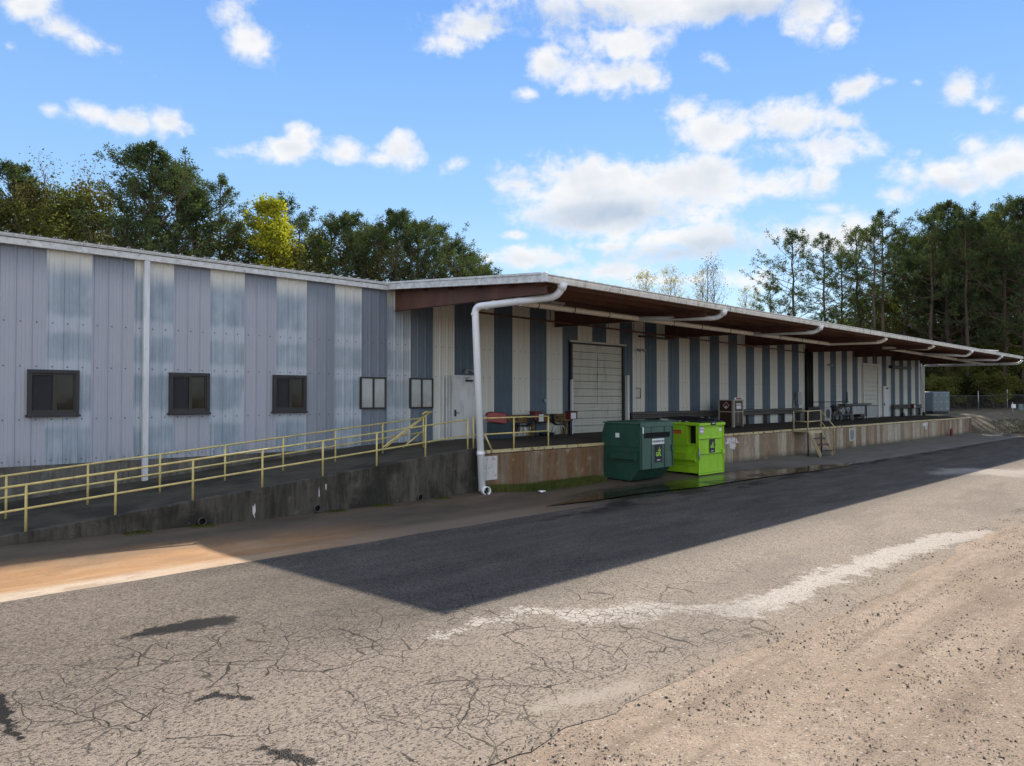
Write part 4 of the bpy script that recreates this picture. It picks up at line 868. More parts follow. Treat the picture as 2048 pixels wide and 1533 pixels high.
# ------------------------------------------------------------------ things on the dock
pc = thing('cabinet', (4.0, -.75, DZ), 'dark metal cabinet by the white door, with a faded red padded back on top', 'cabinet')
mb = MB(); mb.box(3.55, 4.75, -.78, -.40, DZ, 1.78); mb.build('body', M['blue_d'], pc, bevel=.01)
mb = MB(); mb.box(3.52, 3.546, -.80, -.40, DZ, 1.82); mb.build('side_panel', M['grille'], pc)
mb = MB(); prb = [(3.50, 1.80), (4.34, 1.76), (4.42, 1.70), (4.40, 2.05), (4.28, 2.10), (3.75, 2.14), (3.58, 2.10), (3.50, 2.00)]
mb.prism([(3.50, 1.82), (4.40, 1.72), (4.37, 2.08), (3.80, 2.14), (3.60, 2.12), (3.50, 2.02)], 'y', -.90, -.81); mb.build('padded_back', M['pink'], pc, bevel=.035)
mb = MB(); mb.prism([(3.52, 2.03), (3.61, 2.13), (3.80, 2.155), (4.52, 2.10), (4.52, 1.80), (4.42, 1.80)], 'y', -.805, -.70); mb.build('tray', M['red_box'], pc, bevel=.02)
mb = MB(); mb.box(4.78, 5.3, -.62, -.40, 1.40, 1.72); mb.build('drawer', M['dark'], pc, bevel=.01)
def red_station(x, y, label, side):
    t_ = thing('red_box_post', (x, y, DZ), label, 'post box', 'red boxes on posts along the dock')
    mb = MB(); mb.tube([(x, y, DZ), (x, y, 1.80)], .028, 8); mb.box(x - .11, x + .11, y - .09, y + .09, DZ, DZ + .02); mb.build('post', M['dark'], t_)
    mb = MB(); mb.tube([(x - .09, y, 1.84), (x, y, 1.74), (x + .09, y, 1.84)], .022, 8); mb.build('bracket', M['dark'], t_)
    mb = MB(); mb.box(x - .20, x + .20, y - .13, y + .13, 1.82, 2.10); mb.build('box', M['red_box'], t_, bevel=.01)
    mb = MB(); mb.box(x - .22, x + .22, y - .15, y + .15, 2.102, 2.135); mb.build('lid', M['dark'] if side < 0 else M['red_box'], t_, bevel=.008)
    mb = MB()
    if side < 0: mb.box(x - .18, x + .10, y - .142, y - .132, 1.84, 2.06)
    else: mb.box(x - .02, x + .22, y - .185, y - .178, 1.76, 2.02)
    mb.build('notice', M['label_w'], t_)
    return t_
red_station(6.12, -.62, 'red box on a post, white sheet hanging off its right side', 1)
red_station(7.72, -.95, 'red box on a post, white sheet on its front, beside the roller door', -1)
red_station(47.4, -.75, 'small red box on a post before the far guardrail', -1)
def school_chair(x, y, rot, label):
    t_ = thing('stacking_chair', (0, 0, 0), label, 'chair', 'stacking chairs on the dock')
    mb = MB(); n = 8; L = []
    prof_ = [(-.20, .02), (-.12, -.005), (.0, -.01), (.12, 0), (.19, .03), (.22, .10), (.24, .20), (.265, .32), (.285, .40)]
    for i, (py_, pz_) in enumerate(prof_):
        w_ = .19 if i < 5 else (.165 if i == 5 else .185 - .01 * (i - 5)); 
        for k in range(n + 1):
            a = -1 + 2 * k / n; L.append((a * w_, py_ - (.03 * a * a if i > 5 else 0), .43 + pz_ + .02 * a * a * (i < 5)))
    q = n + 1; fs = [(i * q + k, i * q + k + 1, (i + 1) * q + k + 1, (i + 1) * q + k) for i in range(len(prof_) - 1) for k in range(n)]
    mb.add(L, fs, True); sh = mb.build('shell', M['chair'], t_); so = sh.modifiers.new('solid', 'SOLIDIFY'); so.thickness = .012
    for sx_ in (-1, 1):
        mb = MB(); mb.tube(path([(sx_ * .20, -.22, 0), (sx_ * .155, -.14, .40), (sx_ * .155, .13, .40), (sx_ * .21, .24, 0)], .04), .011, 8); mb.build('leg_frame', M['chrome'], t_)
    mb = MB(); mb.tube([(-.155, -.10, .395), (.155, -.10, .395)], .01, 6); mb.tube([(-.155, .10, .395), (.155, .10, .395)], .01, 6); mb.build('cross_bar', M['chrome'], t_)
    t_.location = (x, y, DZ); t_.rotation_euler = (0, 0, rot); return t_
school_chair(5.30, -.85, R(195), 'dark stacking chair with chrome legs seen behind the handrail post')
school_chair(7.15, -.80, R(65), 'dark stacking chair turned sideways beside the red box with the white front sheet')
mb = MB(); r5 = random.Random(8)
for j in range(6):
    a0 = r5.uniform(0, 6); rr_ = .15 + .025 * j; mb.tube([(6.75 + math.cos(a0 + q * .45) * rr_ * 1.3, -.55 + math.sin(a0 + q * .45) * rr_ * .8, DZ + .04 + .03 * (j % 3)) for q in range(15)], .028, 6)
o = mb.build('hose_coil', M['black']); tag(o, 'black hose lying coiled on the dock left of the second chair', 'hose')
# chemical locker
lk = thing('chemical_locker', (19.2, -1.1, DZ), 'brown steel locker with cream edges and a white hazard diamond, beside the long guardrail', 'locker')
LX0, LX1, LY0, LY1, LZ0, LZ1 = 18.85, 19.75, -1.50, -.75, DZ + .06, 2.50
mb = MB(); mb.box(LX0, LX1, LY0, LY1, LZ0, LZ1); mb.build('body', M['locker'], lk)
for xa, ya in ((LX0, LY0), (LX1, LY0), (LX0, LY1), (LX1, LY1)): mb = MB(); w_ = .055 if (xa, ya) == (LX0, LY0) else .03; mb.box(xa - w_, xa + w_, ya - w_, ya + w_, DZ, LZ1 + .03); mb.build('corner_post', M['locker_frame'], lk)
mb = MB()
for zz in (LZ1, 1.94): mb.box(LX0 + .03, LX1 - .03, LY0 - .03, LY0 - .002, zz - .02, zz + .025); mb.box(LX0 - .03, LX0 - .002, LY0 + .03, LY1 - .03, zz - .02, zz + .025)
mb.build('cross_bars', M['locker_frame'], lk)
yc_ = (LY0 + LY1) / 2 - .0; zc_ = 2.25; dsz = .17
mb = MB(); xk = LX0 - .006
for (a, b_) in (((0, 1), (1, 0)), ((1, 0), (0, -1)), ((0, -1), (-1, 0)), ((-1, 0), (0, 1))):
    mb.tube([(xk, yc_ + a[0] * dsz, zc_ + a[1] * dsz), (xk, yc_ + b_[0] * dsz, zc_ + b_[1] * dsz)], .011, 5)
mb.add([(xk, yc_, zc_), (xk, yc_ + dsz / 2, zc_ - dsz / 2), (xk, yc_, zc_ - dsz), (xk, yc_ - dsz / 2, zc_ - dsz / 2)], [(0, 1, 2, 3)]); mb.build('hazard_diamond', M['label_w'], lk)
mb = MB(); mb.add([(xk + .003, yc_, zc_), (xk + .003, yc_ + dsz / 2, zc_ + dsz / 2), (xk + .003, yc_, zc_ + dsz), (xk + .003, yc_ - dsz / 2, zc_ + dsz / 2)], [(0, 1, 2, 3)]); mb.add([(xk + .003, yc_, zc_), (xk + .003, yc_ - dsz / 2, zc_ + dsz / 2), (xk + .003, yc_ - dsz, zc_), (xk + .003, yc_ - dsz / 2, zc_ - dsz / 2)], [(0, 1, 2, 3)]); mb.add([(xk + .003, yc_, zc_), (xk + .003, yc_ + dsz / 2, zc_ - dsz / 2), (xk + .003, yc_ + dsz, zc_), (xk + .003, yc_ + dsz / 2, zc_ + dsz / 2)], [(0, 1, 2, 3)]); mb.build('diamond_field', M['label_r'], lk)
mb = MB(); mb.box(19.15, 19.60, LY0 - .012, LY0 - .003, 2.08, 2.36); sg = mb.build('warning_sign', M['label_w'], lk)
mb = MB(); 
for zz in (2.32, 2.25): mb.box(19.17, 19.58, LY0 - .018, LY0 - .0125, zz - .014, zz + .014)
mb.build('red_lines', M['label_r'], sg); mb = MB(); mb.box(18.95, 19.70, LY0 - .03, LY0 - .012, LZ1 + .03, LZ1 + .13); s2 = mb.build('top_sign', M['label_w'], lk)
mb = MB(); mb.box(19.08, 19.58, LY0 - .035, LY0 - .031, LZ1 + .045, LZ1 + .115); mb.build('red_band', M['label_r'], s2)
mb = MB(); mb.box(19.28, 19.31, LY0 - .012, LY0 - .003, DZ + .2, 2.05); mb.build('door_seam', M['locker_frame'], lk)
# air conditioner
ac = thing('air_conditioner', (29.6, -.8, DZ), 'grey outdoor air conditioning unit standing on the dock left of the junk', 'air conditioner')
ax0, ax1, ay0, ay1 = 29.3, 30.2, -1.55, -.55
mb = MB(); mb.box(ax0, ax1, ay0, ay1, DZ + .05, 2.05); mb.build('body', M['grille'], ac, bevel=.02)
mb = MB()
for i in range(14): zz = DZ + .12 + i * .06; mb.box(ax0 - .012, ax0 - .002, ay0 + .30, ay1 - .03, zz, zz + .03)
mb.build('louvres', M['dark'], ac)
mb = MB(); mb.tube([((ax0 + ax1) / 2, ay0 - .001, 1.68), ((ax0 + ax1) / 2, ay0 - .02, 1.68)], .27, 20); mb.build('fan_grille', M['dark'], ac)
mb = MB(); mb.box(ax0, ax1, ay0 + .1, ay0 + .2, DZ, DZ + .05); mb.box(ax0, ax1, ay1 - .2, ay1 - .1, DZ, DZ + .05); mb.build('feet', M['dark'], ac)
# steel benches and junk between them
def bench(x, y, w_, label, panel=.55, top=True):
    t_ = thing('steel_bench', (x, y, DZ), label, 'bench', 'steel benches on the far dock')
    for sx_ in (0, 1):
        for sy_ in (0, 1): m_ = MB(); m_.box(x + sx_ * w_ - .03, x + sx_ * w_ + .03, y + sy_ * .7 - .03, y + sy_ * .7 + .03, DZ, DZ + .86); m_.build('leg', M['galv'], t_)
    m_ = MB(); m_.box(x - .05, x + w_ + .05, y - .06, y + .76, DZ + .865, DZ + .90); m_.build('top', M['dark'], t_)
    m_ = MB(); m_.box(x + .032, x + w_ - .032, y - .02, y + .0, DZ + .86 - panel, DZ + .86); m_.build('front_panel', M['grille'], t_)
    m_ = MB(); m_.box(x - .02, x + .0, y + .03, y + .67, DZ + .86 - panel, DZ + .86); m_.build('side_panel', M['grille'], t_)
bench(34.3, -1.2, 2.0, 'left grey steel bench with a half height front panel, on the far dock', .5)
bench(37.3, -1.0, 1.9, 'right grey steel bench with a deep front panel, before the far overhead door', .7)
jk = thing('engine_part', (32.6, -1.0, DZ), 'heap of dark machine parts on a low frame right of the air conditioner', 'machine')
mb = MB(); mb.box(31.0, 33.9, -1.3, -.6, DZ + .32, DZ + .40); mb.build('frame', M['dark'], jk)
for xx in (31.1, 32.2, 33.8):
    mb = MB(); mb.box(xx - .04, xx + .04, -1.28, -1.2, DZ, DZ + .32); mb.box(xx - .04, xx + .04, -.7, -.62, DZ, DZ + .32); mb.build('leg', M['dark'], jk)
rj = random.Random(12); mb = MB()
for i in range(9):
    xx = 31.2 + i * .31; hh_ = rj.uniform(.2, .5); mb.box(xx, xx + rj.uniform(.16, .3), -1.25 + rj.uniform(0, .2), -.7, DZ + .41, DZ + .41 + hh_)
mb.build('housing', M['rail'], jk, bevel=.02)
for xx, zz, rr_ in ((31.5, 1.95, .17), (32.5, 1.8, .2), (33.3, 1.9, .15)): mb = MB(); mb.tube([(xx, -1.34, zz), (xx, -1.0, zz)], rr_, 14); mb.tube([(xx, -1.40, zz), (xx, -1.345, zz)], rr_ * .5, 12); mb.build('wheel', M['galv'] if xx > 32 else M['dark'], jk)
mb = MB(); mb.box(33.9, 36.0, -.95, -.45, DZ + .915, DZ + 1.02); mb.box(36.5, 39.0, -.7, -.42, DZ + .92, DZ + 1.04); o = mb.build('timber_planks', M['rail']); tag(o, 'dark planks laid across the steel benches', 'planks')
mb = MB(); mb.box(36.35, 37.1, -.95, -.5, DZ + .15, DZ + .80); bb = mb.build('storage_box', M['locker'], bevel=.03); tag(bb, 'dark box squeezed between the two steel benches', 'box')
for xx, lb in ((44.9, 'black rubber wheel on the dock left of the far red box'), (49.8, 'black rubber wheel on the dock right of the far red box')):
    mb = MB(); mb.tube([(xx, -.9, DZ + .14), (xx + .02, -.72, DZ + .14)], .14, 14); o = mb.build('loose_wheel', M['black'], bevel=.02); tag(o, lb, 'wheel')

# ------------------------------------------------------------------ dumpsters
def face_M(x, z, y): return Matrix.Translation((x, y, z)) @ Matrix.Rotation(R(90), 4, 'X')
def side_M(x, y, z): return Matrix.Translation((x, y, z)) @ Matrix.Rotation(R(-90), 4, 'Z') @ Matrix.Rotation(R(90), 4, 'X')
def logo_sign(parent, x, z, w_, h_, y):
    mb = MB(); mb.box(x - w_ / 2, x + w_ / 2, y - .004, y, z - h_ / 2, z + h_ / 2); pl_ = mb.build('logo_panel', M['label_k'], parent)
    text_obj('lettering', 'GFL', h_ * .30, M['label_g'], face_M(x, z - h_ * .06, y - .006), pl_, bold=.006, sx=1.05)
    mb = MB()
    def leaf(cx_, cz_, ang, L, W):
        vs = []; n = 12
        for k in range(n):
            a = 2 * math.pi * k / n; lx = (math.cos(a) * .5 + .5) * L; lz = math.sin(a) * W * (1 - .3 * math.cos(a)); vs.append((cx_ + lx * math.cos(ang) - lz * math.sin(ang), y - .0065, cz_ + lx * math.sin(ang) + lz * math.cos(ang)))
        k0 = len(mb.v); mb.v += vs; mb.f.append(tuple(range(k0, k0 + n))[::-1]); mb.smooth.append(False)
    bx, bz = x + w_ * .12, z + h_ * .10
    leaf(bx, bz, R(90), h_ * .26, h_ * .035); leaf(bx, bz, R(35), h_ * .18, h_ * .032); leaf(bx, bz, R(148), h_ * .17, h_ * .032)
    mb.build('leaf_emblem', M['label_g'], pl_)
    mb = MB(); mb.box(x - w_ * .22, x + w_ * .22, y - .0075, y - .005, z - h_ * .395, z - h_ * .355); mb.build('small_print', M['label_w'], pl_)
# dark green one: local frame, origin at near left corner, front towards -y
gd = thing('dumpster', (0, 0, 0), 'dark green steel dumpster with a slot in its faded front door and a cardboard sign', 'dumpster')
L_, Dp = 1.74, 1.40; Z1 = 1.80
body = [(0.0, .42), (0.34, .03), (Dp + .06, .05), (Dp + .09, 1.42), (Dp - .04, Z1), (0.0, Z1)]
mb = MB(); mb.hexa([(0, p[0], p[1]) for p in body], [(L_, p[0], p[1]) for p in body]); mb.build('body', M['green_d'], gd, bevel=.012)
mb = MB(); mb.box(-.03, L_ + .03, -.05, Dp + .0, Z1 + .002, Z1 + .05); mb.box(-.04, L_ + .04, -.06, -.025, Z1 - .10, Z1 + .05); mb.build('top_rim', M['green_p'], gd, bevel=.008)
mb = MB(); mb.box(.03, L_ - .03, .05, Dp - .12, Z1 + .052, Z1 + .075); mb.build('lid', M['green_d'], gd, bevel=.01)
mb = MB(); ft, fb = Z1 - .105, .40
sl0, sl1, szb, szt = .14, L_ - .12, 1.35, 1.52
mb.box(.0, L_, -.045, -.002, fb, szb); mb.box(.0, L_, -.045, -.002, szt, ft); mb.box(.0, sl0, -.045, -.002, szb, szt); mb.box(sl1, L_, -.045, -.002, szb, szt)
fp = mb.build('front_panel', M['green_p'], gd)
mb = MB(); mb.box(sl0, sl1, -.012, -.003, szb, szt); mb.build('slot', M['void'], gd)
mb = MB()
for xx in (.52, 1.26): mb.box(xx, xx + .014, -.062, -.047, fb, szb); mb.box(xx, xx + .014, -.062, -.047, szt, ft)
mb.box(-.02, .03, -.07, -.047, fb, ft); mb.box(L_ - .03, L_ + .02, -.07, -.047, fb, ft); mb.build('ribs', M['green_d'], gd)
mb = MB(); mb.box(L_ - .10, L_ - .02, -.09, -.071, .90, 1.12); mb.build('latch', M['green_d'], gd, bevel=.008)
def pocket(x, parent, mat, z=.78, y0=.12, y1=1.05, h=.16):
    m_ = MB(); s_ = -1 if x < .5 else 1
    xa, xb = (x - .12, x - .002) if s_ < 0 else (x + .002, x + .12)
    m_.box(xa, xb, y0, y1, z + h, z + h + .02); m_.box(xa, xb, y0, y1, z - .02, z); m_.box(xa if s_ < 0 else xb - .02, xa + .02 if s_ < 0 else xb, y0, y1 - .0, z, z + h)
    o_ = m_.build('fork_pocket', mat, parent)
    m_ = MB(); m_.box(min(xa, xb) - .0, max(xa, xb), y0 - .03, y0 - .002, z - .08, z + h + .10); m_.build('pocket_plate', mat, o_)
pocket(0.0, gd, M['green_d'], .72); pocket(L_, gd, M['green_d'], .72)
mb = MB(); mb.box(-.016, -.002, .02, Dp + .02, 1.08, 1.105); mb.box(-.016, -.002, .02, .05, .45, Z1 - .02); mb.box(-.02, -.002, .10, 1.1, .60, .66); mb.build('side_seam', M['green_d'], gd)
mb = MB(); mb.box(-.005, -.001, .78, .93, 1.36, 1.50); mb.build('sticker', M['label_w'], gd)
mb = MB(); mb.box(.02, .12, -.052, -.047, 1.50, 1.72); stx = mb.build('sticker', M['label_w'], gd)
cs_x, cs_z = .93, 1.235
mb = MB(); mb.box(cs_x - .36, cs_x + .36, -.052, -.046, cs_z - .085, cs_z + .085); cs = mb.build('sign', M['label_w'], gd)
text_obj('lettering', 'CARDBOARD ONLY', .094, M['label_k'], face_M(cs_x, cs_z, -.054), cs, bold=.0015, sx=.82)
logo_sign(gd, .93, .86, .42, .56, -.046)
gd.location = (5.27, -5.92, .03); gd.rotation_euler = (0, 0, R(1.5))
# lime green one
ld = thing('dumpster', (0, 0, 0), 'bright lime green dumpster with a black plastic lid, right of the dark green one', 'dumpster')
L_, Dp, Z1 = 1.54, 1.42, 1.72
mb = MB(); od0, od1, oz0, oz1 = .10, .46, 1.05, 1.66   # opening in the left side
mb.box(0.01, L_, 0.01, Dp, .06, oz0); mb.box(0.01, L_, od1, Dp, oz0, Z1); mb.box(.25, L_, 0.01, od1, oz0, Z1); mb.box(0.01, .25, 0.01, od0, oz0, Z1)
mb.build('body', M['lime'], ld)
mb = MB(); mb.box(.235, .249, od0, od1, oz0, Z1 - .01); mb.box(.02, .23, od0 + .002, od0 + .006, oz0, Z1 - .01); mb.build('opening', M['void'], ld)
mb = MB(); mb.box(-.012, .012, od0 - .03, od1 + .03, oz1, Z1 - .005); mb.box(-.015, .01, od1, od1 + .03, oz0, oz1); mb.box(-.015, .01, od0 - .03, od0, oz0, oz1); mb.box(-.015, .01, od0 - .03, od1 + .03, oz0 - .03, oz0); mb.build('opening_frame', M['lime'], ld)
mb = MB(); mb.box(-.04, L_ + .05, -.07, -.01, Z1 - .06, Z1 + .03); mb.box(-.04, .0, .0, Dp, Z1 - .03, Z1 + .05); mb.box(L_, L_ + .04, .0, Dp, Z1 - .03, Z1 + .05); mb.build('top_rim', M['lime'], ld, bevel=.008)
mb = MB(); mb.hexa([(-.03, -.02, Z1 + .052), (L_ + .03, -.02, Z1 + .052), (L_ + .03, Dp + .02, Z1 + .17), (-.03, Dp + .02, Z1 + .17)], [(-.03, -.02, Z1 + .08), (L_ + .03, -.02, Z1 + .08), (L_ + .03, Dp + .02, Z1 + .21), (-.03, Dp + .02, Z1 + .21)])
for xx in (.18, .55, .92, 1.28): mb.hexa([(xx, .0, Z1 + .082), (xx + .1, .0, Z1 + .082), (xx + .1, Dp, Z1 + .205), (xx, Dp, Z1 + .205)], [(xx + .02, .02, Z1 + .105), (xx + .08, .02, Z1 + .105), (xx + .08, Dp - .02, Z1 + .23), (xx + .02, Dp - .02, Z1 + .23)])
lid = mb.build('lid', M['black'], ld, bevel=.008)
mb = MB(); mb.box(.63, .97, -.085, -.015, Z1 - .05, Z1 + .075); mb.build('lid_tab', M['black'], lid, bevel=.01)
mb = MB(); mb.box(.7, .9, -.088, -.0855, Z1 + .0, Z1 + .02); mb.build('small_print', M['label_w'], lid)
mb = MB(); mb.box(-.01, L_ - .06, -.03, .009, 1.21, 1.235); mb.box(-.01, L_ - .02, -.03, .009, .70, .725); mb.box(-.02, L_ + .02, -.02, .009, .0, .05); mb.box(-.025, .0, -.025, .01, 0, Z1 - .06); mb.box(L_ - .0, L_ + .03, -.03, .01, 0.02, Z1 - .07)
mb.box(-.012, .009, .02, Dp, .98, 1.0); mb.box(-.012, .009, .02, Dp, .32, .34); mb.build('seams', M['lime'], ld, bevel=.004)
mb = MB(); mb.box(-.004, L_ - .08, -.006, .0085, 1.195, 1.209); mb.box(-.004, L_ - .04, -.006, .0085, .685, .699); mb.build('seam_shadow_gap', M['rail'], ld)
pocket(0.01, ld, M['lime'], .52, .10, 1.1, .2); pocket(L_, ld, M['lime'], .52, .10, 1.1, .2)
mb = MB(); mb.box(-.10, .0, -.06, -.032, .64, .80); mb.tube([(-.06, -.05, .50), (-.06, -.05, .92)], .02, 6); mb.build('latch', M['grille'], ld)
mb = MB(); mb.box(L_ - .10, L_ + .03, -.06, -.032, .66, .82); mb.build('latch', M['lime'], ld)
mb = MB(); mb.box(.06, .30, -.004, .008, 1.40, 1.62); s1 = mb.build('sticker', M['label_p'], ld)
mb = MB(); mb.box(.08, .28, -.007, -.0045, 1.55, 1.60); mb.box(.08, .28, -.007, -.0045, 1.43, 1.50); mb.build('white_blocks', M['label_w'], s1)
mb = MB(); mb.box(1.30, 1.43, -.004, .008, 1.44, 1.56); mb.build('sticker', M['label_w'], ld); mb = MB(); mb.box(1.30, 1.43, -.004, .008, 1.575, 1.60); mb.build('sticker', M['label_k'], ld)
mb = MB(); mb.box(.004, .009, .68, 1.02, 1.36, 1.50); mb.build('sticker', M['label_o'], ld)
mb = MB(); mb.box(.0, .0038, .68, 1.02, 1.46, 1.50); mb.build('sticker', M['label_r'], ld)
logo_sign(ld, .83, .955, .36, .46, -.004)
ld.location = (8.42, -6.02, .03); ld.rotation_euler = (0, 0, R(-.5))

# ------------------------------------------------------------------ small things on the ground
hy = at_z(1903, 873, 0.02); t_ = thing('hydrant', (hy.x, hy.y, 0.0), 'small dull red hydrant at the foot of the far dock wall', 'hydrant')
mb = MB(); mb.tube([(hy.x, hy.y, 0), (hy.x, hy.y, .06), (hy.x, hy.y, .07), (hy.x, hy.y, .42), (hy.x, hy.y, .50), (hy.x, hy.y, .56)], .1, 12, radii=[.14, .14, .09, .09, .075, .02]); mb.build('barrel', M['red_box'], t_)
mb = MB(); mb.tube([(hy.x - .17, hy.y, .32), (hy.x + .17, hy.y, .32)], .05, 8); mb.build('outlet', M['red_box'], t_)
for u_, v_, lb in ((1166, 962, 'crumpled white litter at the foot of the dock left of the green dumpster'), (1084, 980, 'flat grey litter in the grass before the dock')):
    p_ = at_z(u_, v_, .12); mb = MB(); rr = random.Random(u_); ring = [(p_.x + math.cos(a) * .14 * rr.uniform(.7, 1.2), p_.y + math.sin(a) * .07 * rr.uniform(.7, 1.2), gz(p_.x, p_.y) + .02 + rr.uniform(0, .05)) for a in [k * .7 for k in range(9)]]
    mb.hexa(ring, [(q[0], q[1], q[2] + .012) for q in ring]); o = mb.build('litter', M['label_w']); tag(o, lb, 'litter')
# pebbles on the shoulder and road edge
peb = random.Random(77); pm = MB()
OCT = [(1, 0, 0), (0, 1, 0), (-1, 0, 0), (0, -1, 0), (0, 0, 1), (0, 0, -1)]; OF = [(0, 1, 4), (1, 2, 4), (2, 3, 4), (3, 0, 4), (1, 0, 5), (2, 1, 5), (3, 2, 5), (0, 3, 5)]
def pebble(mb, X, Y, Z, r_):
    a = peb.uniform(0, 6.28); ca, sa = math.cos(a), math.sin(a); e = (peb.uniform(.7, 1.3), peb.uniform(.6, 1.1), peb.uniform(.4, .8)); vs = []
    for p in OCT:
        q = [p[i] * e[i] * r_ * peb.uniform(.8, 1.2) for i in range(3)]; vs.append((X + q[0] * ca - q[1] * sa, Y + q[0] * sa + q[1] * ca, Z + q[2]))
    mb.add(vs, OF)
pm2 = MB(); cnt = 0
while cnt < 32000:
    X = -10.5 + 24 * peb.random() ** 1.5; Y = -15.0 - 6.0 * peb.random()
    e_ = road_edge(X)
    if mnoise.noise(Vector((X * 1.1, Y * 1.5, 3))) + .12 * peb.gauss(0, 1) < -.07 + (.25 if Y > e_ + .05 else 0): continue
    r_ = min(.021, .0056 * math.exp(peb.gauss(0, .5))); zb = max(shoulder_z(X, Y), .014 if Y > e_ else -1)
    pebble(pm if peb.random() < .62 else pm2, X, Y, zb + r_ * .3, r_); cnt += 1
M['peb_d'] = painted('dark_gravel_stones', (0.060, 0.055, 0.050), 0.85, var=.4, scale=20); M['peb_l'] = painted('pale_gravel_stones', (0.30, 0.25, 0.19), 0.85, var=.3, scale=20)
o = pm.build('dark_pebbles', M['peb_d']); tag(o, 'dark loose stones scattered over the sandy shoulder', 'gravel', kind='stuff')
o = pm2.build('pale_pebbles', M['peb_l']); tag(o, 'pale loose stones scattered over the sandy shoulder', 'gravel', kind='stuff')
# grass by the dock, moss and weeds by the ramp
gr_ = random.Random(9)
def blades(n, region, hmin, hmax, name, mat, label, cat):
    mb = MB(); k = 0
    while k < n:
        p = region()
        if p is None: continue
        X, Y = p; h = gr_.uniform(hmin, hmax); a = gr_.uniform(0, 6.28); w_ = gr_.uniform(.004, .009); l_ = gr_.uniform(-.4, .4) * h; l2 = gr_.uniform(-.4, .4) * h; Z = gz(X, Y) - .01
        mb.add([(X - math.cos(a) * w_, Y - math.sin(a) * w_, Z), (X + math.cos(a) * w_, Y + math.sin(a) * w_, Z), (X + l_ * .4 + w_ * .4, Y + l2 * .4, Z + h * .6), (X + l_, Y + l2, Z + h)], [(0, 1, 2), (0, 2, 3)]); k += 1
    o_ = mb.build(name, mat); tag(o_, label, cat, kind='stuff')
def reg1():
    X = gr_.uniform(.1, 4.9); d = abs(gr_.gauss(0, .28)); Y = DY - .02 - d
    lim = .85 * math.sin(min(1, max(0, (X - .0) / 5.1)) * math.pi) ** .6 + .12
    return (X, Y) if d < lim else None
blades(12000, reg1, .04, .20, 'grass', M['grass'], 'rough green grass along the foot of the dock behind the white pipe', 'grass')
def reg2():
    X = gr_.uniform(-10.8, -.2); Y = -4.62 - abs(gr_.gauss(0, .12)); return (X, Y) if mnoise.noise(Vector((X * 1.7, 0, 4))) > .12 else None
blades(3500, reg2, .01, .05, 'moss', M['moss'], 'low moss and weeds along the foot of the ramp wall', 'moss')
def reg3():
    X = gr_.uniform(49, 62); Y = gr_.uniform(-8.5, -4.6); return X, Y
blades(5000, reg3, .06, .22, 'weeds', M['weed'], 'rough weeds on the bank beyond the end of the dock', 'weeds')

# ------------------------------------------------------------------ beyond the building
bx = at_d(1872, 61); t_ = thing('enclosed_cabinet', (bx.x, bx.y, 1.1), 'tall blue grey steel enclosure on dark skids beyond the end of the building', 'enclosure')
def rotp(x, y, a=R(-28)): return bx.x + x * math.cos(a) - y * math.sin(a), bx.y + x * math.sin(a) + y * math.cos(a)
def rbox(mb, x0, x1, y0, y1, z0, z1, ch=0):
    lo = [(x0, y0), (x1, y0), (x1, y1), (x0, y1)]; mb.hexa([(*rotp(*p), z0) for p in lo], [(*rotp(*p), z1) for p in lo])
mb = MB(); rbox(mb, -1.0, .85, -.6, .9, 1.38, 3.12); mb.build('body', M['bluegrey'], t_, bevel=.12)
mb = MB(); rbox(mb, -.9, .75, -.5, .8, 1.14, 1.36); mb.build('skids', M['black'], t_)
mb = MB()
for xx in (-.7, -.1, .5):
    for zz in (1.7, 2.25, 2.8): rbox(mb, xx - .03, xx + .03, -.63, -.602, zz - .03, zz + .03)
mb.build('bolts', M['label_w'], t_)
# chain link fence
fa, fb_ = at_d(1780, 70), at_d(2160, 71); fdir = (fb_ - fa); FL = fdir.length; fdir.normalize()
t_ = thing('chain_link_fence', fa, 'grey chain link fence at the edge of the wood beyond the yard', 'fence')
zf = lambda d_: wood_z((fa + fdir * d_).x, (fa + fdir * d_).y)
for i in range(int(FL / 3) + 1):
    q = fa + fdir * (i * 3); zb = zf(i * 3); mb = MB(); mb.tube([(q.x, q.y, zb - .1), (q.x, q.y, zb + 2.0)], .035, 8); mb.build('post', M['galv'], t_)
mb = MB(); mb.tube([fa + fdir * (i * 3) + Vector((0, 0, zf(i * 3) + 1.5)) for i in range(int(FL / 3) + 1)], .025, 6); mb.build('top_rail', M['fence'], t_)
mb = MB(); k = 0; st_ = .16
while k * st_ < FL - 1.6:
    for s_ in (1, -1):
        a0 = fa + fdir * (k * st_ + (0 if s_ > 0 else 1.4)); a1 = fa + fdir * (k * st_ + (1.4 if s_ > 0 else 0)); z0_ = zf(k * st_)
        mb.tube([(a0.x, a0.y, z0_ + .05), (a1.x, a1.y, z0_ + 1.47)], .004, 3, cap=False)
    k += 1
mb.build('wire_mesh', M['fence'], t_)
